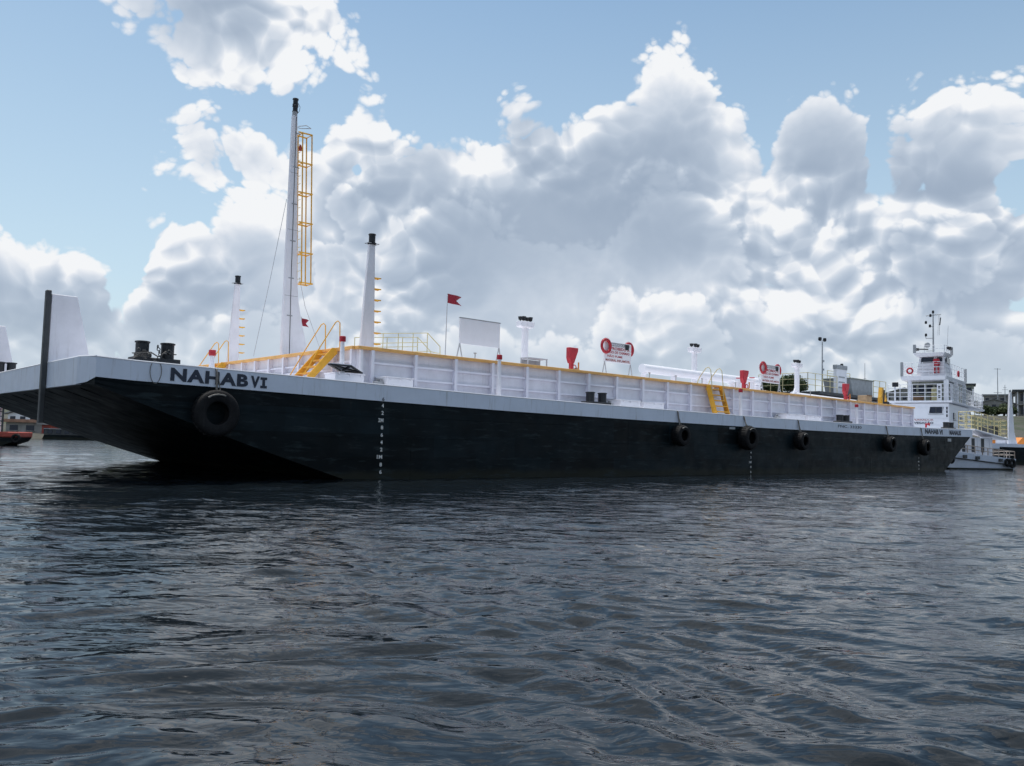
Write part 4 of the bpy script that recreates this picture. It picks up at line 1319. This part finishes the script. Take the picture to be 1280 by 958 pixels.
for a, b, z0, z1 in ((2.3, 5.5, 2.55, 2.0),):
    rd.add([(a, .0, z0), (b, .0, z1), (b, 1.3, z1), (a, 1.3, z0), (a, .0, z0 + .12), (b, .0, z1 + .12), (b, 1.3, z1 + .12), (a, 1.3, z0 + .12)],
           [(3, 2, 1, 0), (4, 5, 6, 7), (0, 1, 5, 4), (1, 2, 6, 5), (2, 3, 7, 6), (3, 0, 4, 7)])
rd.build('upper_deck', 'bright', wk, bevel=.02)
rm = MB()
railing(rm, [(2.35, 1.25, 2.67), (2.35, .05, 2.67), (5.45, .05, 2.13), (5.45, 1.25, 2.13), (2.35, 1.25, 2.67)], 1.15, (1.0, .75, .5, .25), .028, .6)
rm.build('railing', 'pale_yellow', wk)
rm = MB()
railing(rm, [(.2, .6, 1.26), (3.0, .02, .98), (6.1, .0, .76), (6.1, 2.3, .76)], .48, (1.0, .5), .03, .55)
rm.build('railing', mat('faded_cream_paint', (.50, .42, .36)), wk)
MB().box(4.5, 5.1, .4, 1.5, 2.25, 2.95).build('engine_cover', 'dark', wk, bevel=.04)
for x, z, r_, lb in ((.0, .62, .26, 'tyre at the bow of the small white boat by the barge stern'), (5.75, .45, .33, 'bigger tyre at the stern of the small white boat by the barge'),
                     (5.3, .5, .27, 'smaller tyre beside the stern tyre of the small white boat')):
    g_ = thing('boat_tyre', lb, 'tyre', (x, -.04, z), WF)
    MB().torus((0, -.02, 0), r_ * .72, r_ * .3, 'Y', 22, 8).build('tyre_body', 'rubber', g_, True)
for x in (1.2, 2.4, 4.6):
    MB().box(x, x + .3, -.03, .08, .78 - x * .05, 1.02 - x * .06).build('fairlead', 'dark', wk)

# ================================================================== far barge at right
FF = frame(48.6, 84.5, R(10))
fb_ = thing('far_barge', 'distant dark barge with white strake and orange fittings at the right edge', 'barge', (0, 0, 0), FF)
MB().prism([(0.0, 1.72), (0.8, -.5), (30, -.5), (30, 1.7)], 0, 9).build('hull', 'hull', fb_)
MB().box(-.1, 30, -.05, 9.05, 1.72, 2.05).build('sheer_strake', 'strake', fb_)
MB().box(.3, 1.1, .5, 1.5, 2.051, 2.5).build('hatch_coaming', 'orange', fb_, bevel=.04)
MB().box(1.3, 3.4, .9, 3, 2.051, 2.75).build('locker', 'bright', fb_, bevel=.04)
MB().hexa([(3.6, .6), (7.5, .6), (7.5, 2), (3.6, 2)], 2.051, [(4.6, .9), (7.5, .9), (7.5, 2), (4.6, 2)], 2.75).build('ramp', 'orange', fb_)
fm = thing('lamp_mast', 'slender white tapered mast standing on the distant barge at the right edge', 'mast', (2.75, .7, 2.05), FF)
MB().prism([(-.15, 0), (.95, 0), (.62, 1.2), (.36, 5.3), (.16, 5.3)], -.12, .12).build('mast_plate', 'bright', fm, bevel=.02)
MB().lathe([(.1, 5.3), (.1, 5.55), (.05, 5.6)], 10, (.26, 0, 0)).build('navigation_lamp', 'steel', fm, True)

# ================================================================== float with a dark roof behind the trunk
QF = BF
fl = thing('floating_station', 'grey floating service station with dark flat roof behind the aft trunk', 'floating station', (66.5, 19.0, 0), QF)
MB().box(-1.5, 17, -1, 7, -.4, .9).build('pontoon', 'dullred', fl)
MB().box(.4, 12.6, .2, 6, .901, 6.0).build('wall', 'steel', fl)
me = MB().box(-.05, .05, -.06, .0, 0, 4.9).mesh('wall_batten', mt='bright')
for x in np.arange(.7, 12.6, .75):
    link('wall_batten', me, fl, (x, .2, 1.0))
MB().box(-.6, 13.2, -.5, 6.5, 6.05, 6.3).build('roof', 'dark', fl)
bx = MB().hexa([(7.2, .2), (11.3, .2), (11.3, 3), (7.2, 3)], 6.32, [(6.6, .2), (11.3, .2), (11.3, 3), (6.6, 3)], 7.95).build('roof_cabin', 'steel', fl)
MB().box(6.5, 11.5, .1, 3.1, 7.951, 8.05).build('cabin_roof', 'olive', bx)
MB().box(3.9, 5.9, .2, .5, 6.32, 8.7).build('billboard', 'bright', fl)
MB().box(3.85, 5.95, .15, .55, 8.701, 9.1).build('billboard_header', 'steel', fl)
for z in (6.9, 7.4, 7.9):
    MB().box(4.3, 5.5, .17, .198, z, z + .12).build('billboard_strip', 'steel', fl)
for pth, hh_, st_ in (([(-1.8, 5, 6.32), (-1.8, 0, 6.32), (3.6, 0, 6.32)], 1.6, 1.25), ([(11.5, .2, 6.3), (14.3, .2, 6.3)], 1.8, 1.3), ([(6.7, 2.6, 8.06), (11.4, 2.6, 8.06)], .8, 1.4)):
    railing(MB(), pth, hh_, (1, .66, .33), .032, st_).build('railing', 'pale_yellow', fl)
lm = thing('lamp_pole', 'thin grey pole with two small lamps rising behind the float roof', 'lamp pole', (69.2, 20.0, 6.3), QF)
MB().tube([(0, 0, 0), (0, 0, 4.9)], .085, 8, r1=.05).build('pole', 'steel', lm, True)
MB().tube([(-.45, 0, 5.0), (.45, 0, 5.0)], .03, 6).build('crossarm', 'steel', lm)
for x in (-.45, .45):
    MB().lathe([(.10, 4.98), (.17, 5.1), (.15, 5.3), (.05, 5.33)], 10, (x, 0, 0)).build('lamp', 'black', lm, True)
for z in (2.2, 3.0):
    MB().box(0.05, .3, -.05, .05, z, z + .18).build('junction_box', 'steel', lm)
lm = thing('lamp_pole', 'short white pole with one black lamp behind the red monitor farthest aft', 'lamp pole', (73.0, 20.0, 6.3), QF)
MB().tube([(0, 0, 0), (0, 0, 2.7)], .07, 8).build('pole', 'bright', lm, True)
MB().lathe([(.14, 2.7), (.16, 2.8), (.14, 3.1), (.08, 3.14)], 10).build('lamp', 'black', lm, True)
an = thing('antenna_mast', 'bare thin antenna standing above the float roof right of its grey cabin', 'antenna', (78.9, 20.5, 6.3), QF)
MB().tube([(0, 0, 0), (0, 0, 3.7)], .04, 6, r1=.02).build('mast', 'steel', an, True)
MB().tube([(-.3, 0, 2.1), (.3, 0, 2.1)], .02, 6).build('crossarm', 'steel', an)
# yellow machine and orange crates at the aft trunk end
ym = thing('deck_crane', 'small yellow and black deck crane folded up behind the aft trunk end', 'crane', (48.5, 5.0, dz(48.7)), BF)
MB().box(-.13, .13, -.13, .13, 0, 2.1).build('pedestal', 'yellow', ym, bevel=.03)
MB().bar((0, 0, 2.0), (.1, 0, 2.65), .22, .26).bar((.1, 0, 2.6), (.75, 0, 1.75), .18, .2).build('boom', 'yellow', ym)
MB().tube([(-.2, -.28, 1.6), (.1, -.2, 2.5)], .05, 8).build('ram', 'black', ym, True)
MB().box(.6, .95, -.15, .15, 1.5, 1.8).build('winch', 'black', ym, bevel=.02)
oc = thing('crate', 'tall tan crate standing left of the small yellow deck crane', 'crate', (46.6, 5.0, dz(46.5)), BF)
MB().box(0, .7, 0, .6, 0, 2.1).build('body', mat('tan_crate_wood', (.42, .29, .17), .8, var=.2), oc, bevel=.02)
for z in (.3, 1.2, 2.05):
    MB().box(-.02, .72, -.03, -.002, z, z + .07).build('batten', 'wood', oc)
for s, lb in ((38.9, 'black and red drum pair standing on the aft trunk top left of the tan crate'),):
    o = thing('drum', lb, 'drum', (s + 1.6, 9.5, TT), BF)
    MB().lathe([(.25, 0), (.25, .7), (.22, .74)], 14).build('barrel', 'black', o, True)
    MB().lathe([(.26, 0), (.26, .2)], 14, (.6, 0, 0)).build('barrel', 'dullred', o, True)

# ================================================================== far bank: terrain, buildings, trees
def terr_h(x, y):
    b = 92 + 6 * math.sin(x * 0.02) + (0.35 * max(0, x - 20) if x > 20 else 0) * 0.3
    d = (y - b)
    if d < 0:
        return -1.5
    h = 13.0 if x < 60 else 13.0 - min(2.8, (x - 60) * .06)
    if x < -30:
        h = 7.5
    elif x < 0:
        h = 7.5 + 5.5 * (x + 30) / 30
    r_ = min(1.0, d / 105.0)
    z = 0.5 + (h - 0.5) * (3 * r_ * r_ - 2 * r_ ** 3) + 0.8 * noise.noise(Vector((x * .05, y * .05, 0))) * min(1, d / 10)
    return z
vs, fs = [], []
gx = np.concatenate([np.linspace(-1500, -160, 12), np.linspace(-150, 300, 120), np.linspace(320, 1500, 12)])
gy = np.concatenate([np.linspace(80, 260, 60), np.linspace(280, 900, 10)])
for y in gy:
    for x in gx:
        vs.append((x, y, terr_h(x, y)))
for j in range(len(gy) - 1):
    for i in range(len(gx) - 1):
        a = j * len(gx) + i
        fs.append((a, a + 1, a + 1 + len(gx), a + len(gx)))
def bank_col(n, p, c):
    f = n.mr(n.noise(p, 0.09, 4.0, 0.6), 0.42, 0.58, 0, 1, smooth=True)
    return n.mix(f, c, (0.07, 0.068, 0.055, 1))
o = MB().add(vs, fs).build('hillside', mat('grassy_bank', (0.040, 0.052, 0.026), 0.9, var=0.35, vscale=0.4, bump=.2, bscale=1.0, extra=bank_col), None, True)
tag(o, kind='structure')

def house(name, label, cat, x, y, z, w, d, h, ang, wall, roof, floors=1, cols=3, pitched=True, group=None):
    k = thing(name, label, cat, (0, 0, 0), frame(x, y, R(ang), z), group=group)
    wo_ = MB().box(0, w, 0, d, 0, h).build('wall', wall, k)
    if pitched:
        MB().prism([(-.4, h - .05), (w / 2, h + w * .16), (w + .4, h - .05), (w + .4, h + .1), (w / 2, h + w * .16 + .15), (-.4, h + .1)], -.4, d + .4).build('roof', roof, k)
        MB().prism([(0, h), (w, h), (w / 2, h + w * .155)], 0.02, 0.2).build('gable', wall, k)
    else:
        MB().box(-.4, w + .4, -.4, d + .4, h + .002, h + .35).build('roof', roof, k)
    fh = h / floors
    for f in range(floors):
        for c_ in range(cols):
            cx = w * (c_ + .5) / cols
            ww = w / cols * .5
            wn_ = MB().box(cx - ww / 2, cx + ww / 2, -.05, .05, f * fh + fh * .35, f * fh + fh * .78).build('window', 'glass', wo_)
            MB().box(cx - ww / 2 - .1, cx + ww / 2 + .1, -.15, -.051, f * fh + fh * .29, f * fh + fh * .34).build('sill', 'concrete', wn_)
    return k
# left shore
house('shore_house', 'low pale house with clay roof on the left shore under the bow', 'house', -56.0, 92.5, 0.35, 7.0, 5, 1.35, 3, 'concrete', 'tile', 1, 4, False)
house('shore_house', 'reddish narrow hut right of the low clay-roofed house on the left shore', 'house', -50.6, 90.0, 0.05, .95, 2, 1.45, 0, 'dullred', 'concrete', 1, 1, False)
house('shore_house', 'white gabled house higher on the left bank under the bow overhang', 'house', -64.0, 106, 1.6, 4.2, 5, 1.2, -8, 'bright', 'roof', 1, 3)
house('shore_house', 'grey house farther back between the gabled white one and the bow bar', 'house', -66.0, 121, 3.0, 6, 5, 1.6, 5, 'concrete', 'roof', 1, 3)
house('shore_house', 'grey-roofed house back on the left bank right of the bow bar', 'house', -57.0, 112, 1.9, 6, 5, 1.4, 5, 'concrete', 'roof', 1, 3, False)
house('shore_house', 'blue-grey shed at the waterline far left beside the red-hulled boat', 'house', -60.6, 91.0, 0.2, 2.4, 3, 1.2, 0, 'steel', 'dark', 1, 2, False)
# dark boat at the left shore
db = thing('moored_boat', 'long low dark covered boat moored at the left shore beyond the bow', 'boat', (-49.6, 88.2, 0), frame(0, 0, 0))
MB().prism([(0, -.2), (.3, .45), (6.5, .4), (7.0, -.2)], 0, 2).build('hull', 'hull', db)
MB().hexa([(.2, .1), (5.8, .1), (5.8, 1.9), (.2, 1.9)], .46, [(.3, .1), (4.6, .1), (4.6, 1.9), (.3, 1.9)], 1.05).build('cabin', 'dark', db)
MB().box(.2, 4.8, 0, 2, 1.051, 1.12).build('roof', 'steel', db)
for x in (.6, 1.5, 2.4, 3.3):
    MB().box(x, x + .5, .07, .101, .6, .95).build('window', 'glass', db)
# red-hulled small boat at the left edge
RF = frame(-34.75, 52.6, R(3))
rb = thing('small_boat', 'small red-hulled boat with grey mast frame at the left frame edge', 'boat', (0, 0, 0), RF)
MB().prism([(-2, -.15), (-2, .5), (3.55, .52), (3.35, .25), (2.2, -.15)], 0, 1.8).build('hull', 'hull', rb)
MB().box(-2, 3.58, -.04, 1.84, .52, .86).build('gunwale', 'dullred', rb, bevel=.05)
MB().box(-2, 1.7, .3, 1.5, .861, 2.35).build('cabin', 'bright', rb)
MB().prism([(-2.2, 2.351), (2.75, 2.351), (1.2, 2.75), (-2.2, 2.75)], .1, 1.7).build('roof', 'bright', rb)
fr2 = MB()
for x in (2.0, 2.25, 2.5):
    fr2.box(x - .04, x + .04, .15, .23, .862, 2.35)
for z in (1.2, 1.5, 1.8, 2.1):
    fr2.box(1.95, 2.55, .16, .22, z, z + .06)
fr2.build('rack', 'dark', rb)
g_ = thing('boat_tyre', 'tyre hung at the bow of the small red-hulled boat on the left', 'tyre', (3.5, -.02, .45), RF)
MB().torus((0, 0, 0), .22, .09, 'Y', 22, 8).build('tyre_body', 'rubber', g_, True)

# right bank buildings
house('hill_building', 'wide grey concrete building with flat roof on the hill right of the pushboat', 'building', 121.6, 214, 12.9, 6.6, 5, 2.7, -30, 'concrete', 'roof', 1, 4, False)
house('hill_building', 'smaller weathered grey building in front of the wide one on the hill', 'building', 115.0, 203, 10.8, 5, 4, 2.4, -28, 'concrete', 'roof', 1, 3)
house('hill_building', 'dark-roofed grey shed between hill buildings, above the green slope', 'building', 119.0, 204, 10.6, 4.6, 4, 2.2, -28, 'concrete', 'roof', 1, 3)
cbld = thing('column_building', 'tall building with a dark roof and white columns at the right frame edge', 'building', (0, 0, 0), frame(121.5, 200, R(-30), 9.6))
MB().box(0, 16, 1.2, 10, 0, 6.2).build('wall', 'concrete', cbld)
MB().box(-.8, 17, -.8, 11, 6.21, 6.7).build('roof', 'dark', cbld)
me = MB().box(-.12, .12, -.12, .12, 0, 6.2).mesh('column', mt='bright')
for i in range(12):
    link('column', me, cbld, (.3 + i * 1.35, 0, 0))
MB().box(0, 16, -.25, 1.2, 3.0, 3.25).build('balcony', 'concrete', cbld)
for i in range(7):
    for z in (.9, 4.0):
        MB().box(.9 + i * 2.1, 2.2 + i * 2.1, 1.12, 1.25, z, z + 1.8).build('window', 'glass', cbld)
house('hill_building', 'low grey building behind the pushboat railing, left on the hill', 'building', 92.0, 205, 12.6, 9, 7, 2.2, -26, 'concrete', 'roof', 1, 5)
house('hill_building', 'greenish tall block behind the pushboat upper deck', 'building', 101.0, 190, 11.0, 4.2, 5, 5.2, -28, 'olive', 'dark', 2, 2, False)
at = thing('antenna_mast', 'thin radio mast on the hill above the wide grey building', 'antenna', (120.6, 206, 12.5), WORLD)
MB().tube([(0, 0, 0), (0, 0, 9.5)], .14, 6, r1=.07).build('mast', 'steel', at, True)
MB().tube([(-.8, 0, 9.3), (.8, 0, 9.3)], .06, 6).tube([(-1, 0, 3.4), (1, 0, 3.4)], .06, 6).build('crossarm', 'steel', at)
at = thing('antenna_mast', 'shorter forked radio mast close to the taller one on the hill', 'antenna', (122.4, 206, 12.5), WORLD)
MB().tube([(0, 0, 0), (0, 0, 5.4)], .12, 6, r1=.06).build('mast', 'steel', at, True)
MB().tube([(-.7, 0, 4.2), (.7, 0, 4.2)], .05, 6).tube([(-.4, 0, 4.7), (.4, 0, 4.7)], .05, 6).build('crossarm', 'steel', at)

def leaf_mesh(n, rad, hgt, seed, size=.5):
    rng = np.random.RandomState(seed)
    mb = MB()
    lumps = [(rng.uniform(-1, 1) * rad * .6, rng.uniform(-1, 1) * rad * .6, rng.uniform(-.3, .5) * hgt, rng.uniform(.35, .6) * rad) for _ in range(14)]
    for k in range(n):
        lx, ly, lz, lr = lumps[rng.randint(len(lumps))]
        d = rng.normal(size=3)
        d /= np.linalg.norm(d)
        r_ = lr * rng.uniform(.6, 1.05)
        c = Vector((lx + d[0] * r_, ly + d[1] * r_, lz + d[2] * r_ * hgt / rad))
        a = Vector(rng.normal(size=3)).normalized() * size * rng.uniform(.6, 1.2)
        b = a.cross(Vector(rng.normal(size=3))).normalized() * size * .6
        mb.add([c - a, c - b * .8, c + a, c + b * .8], [(0, 1, 2, 3)])
    me = D.meshes.new('crown')
    me.from_pydata(mb.v, [], mb.f)
    return me
crowns = []
for sd_ in range(4):
    me = leaf_mesh(2600, 4.0, 3.2, sd_ + 3, .42)
    me.materials.append(M['leaf'] if sd_ % 2 else M['leaf2'])
    crowns.append(me)
def tree(x, y, H_, sc_, kind, label, group='trees on the far bank'):
    z = terr_h(x, y) - .3
    t = thing('broadleaf_tree', label, 'tree', (x, y, z), WORLD, rz=(x * 7.3) % 6.28, group=group)
    tk = MB().tube([(0, 0, 0), (.15, .1, H_ * .45), (.0, .2, H_ * .75)], .32, 8, r1=.14)
    for a in range(5):
        an_ = a * 1.3
        tk.tube([(.1, .1, H_ * (.4 + .05 * a)), (math.cos(an_) * sc_ * 1.6, math.sin(an_) * sc_ * 1.6, H_ * (.62 + .05 * a))], .11, 6, r1=.04)
    tk.build('trunk', 'bark', t, True)
    c = link('crown', crowns[kind % 4], t, (0, 0, H_ * .78))
    c.scale = (sc_, sc_, sc_ * .85)
    return t
tree(64.3, 192, 5.0, .85, 1, 'rounded dark green tree showing just right of the farther warning sign')
tree(68.0, 199, 4.4, .7, 3, 'dark green tree partly hidden by the aft floodlight post, right of its rounder twin')
tree(62.5, 200, 3.6, .8, 1, 'small dark tree seen under the farther warning sign')
tree(122.0, 206, 2.8, .55, 1, 'dark tree between the wide grey hill building and the column building')
tree(117.0, 196, 2.6, .5, 0, 'small tree on the green slope below the hill buildings')
tree(107.0, 194, 2.8, .6, 3, 'bushy tree beside the greenish block behind the pushboat')
tree(98.0, 199, 2.4, .5, 2, 'tree behind the pushboat lower railing, left of the greenish block')
tree(-62, 128, 4.0, .7, 0, 'small tree behind the houses on the left bank')
tree(-52, 120, 3.6, .7, 1, 'small tree on the left bank right of the bow bar')
# scrub along the bank on the right: each a low bush of its own
rng = random.Random(11)
BUSHY = [('low dark bush left of the wide grey hill building', 112.5, 197, .45), ('low bush at the foot of the wide grey hill building', 119.5, 199, .4),
         ('bush between the two grey-roofed small hill buildings', 117.2, 201, .5), ('round bush beside the white mast of the distant barge', 123.5, 196, .5),
         ('bush below the column building on the right bank', 126.5, 193, .55), ('bush low on the slope behind the small white boat railing', 113.5, 180, .45),
         ('dark bush behind the aft end of the pushboat railing', 109.5, 192, .5)]
for lb, x, y, sc_ in BUSHY:
    tree(x, y, 1.9, sc_, rng.randint(0, 3), lb, 'bushes on the right bank')
# palm peeping over the trunk beside the first fire monitor
pz = terr_h(10.8, 150)
pm = thing('palm_tree', 'green palm crown peeping over the trunk behind the first red fire monitor', 'palm', (10.6, 150, pz), WORLD)
PH = 13.6 - pz
MB().tube([(0, 0, 0), (.1, 0, PH * .5), (0, 0, PH)], .22, 8, r1=.14).build('trunk', 'bark', pm, True)
cr_ = MB()
rng = random.Random(2)
for k in range(16):
    a = 2 * math.pi * k / 16 + rng.uniform(-.15, .15)
    L2 = rng.uniform(2.0, 2.7)
    up_ = rng.uniform(.2, 1.1)
    pr_ = Vector((0, 0, PH))
    for i in range(9):
        q = (i + 1) / 9
        p = Vector((math.cos(a) * L2 * q, math.sin(a) * L2 * q, PH + up_ * math.sin(q * 2.6) - q * q * .9))
        sd2 = Vector((-math.sin(a), math.cos(a), 0))
        for sg in (-1, 1):
            w2 = .62 * (1 - abs(q - .45))
            cr_.add([pr_, p, p + sd2 * sg * w2 + Vector((0, 0, -.25))], [(0, 1, 2)])
        pr_ = p
cr_.build('frond', 'leaf2', pm)

for k_ in list(D.objects):
    if k_.type == 'MESH' and k_.name.startswith('tmp_'):
        D.objects.remove(k_)
print('objects', len(D.objects), 'tris', sum(len(o.data.polygons) for o in D.objects if o.type == 'MESH'))
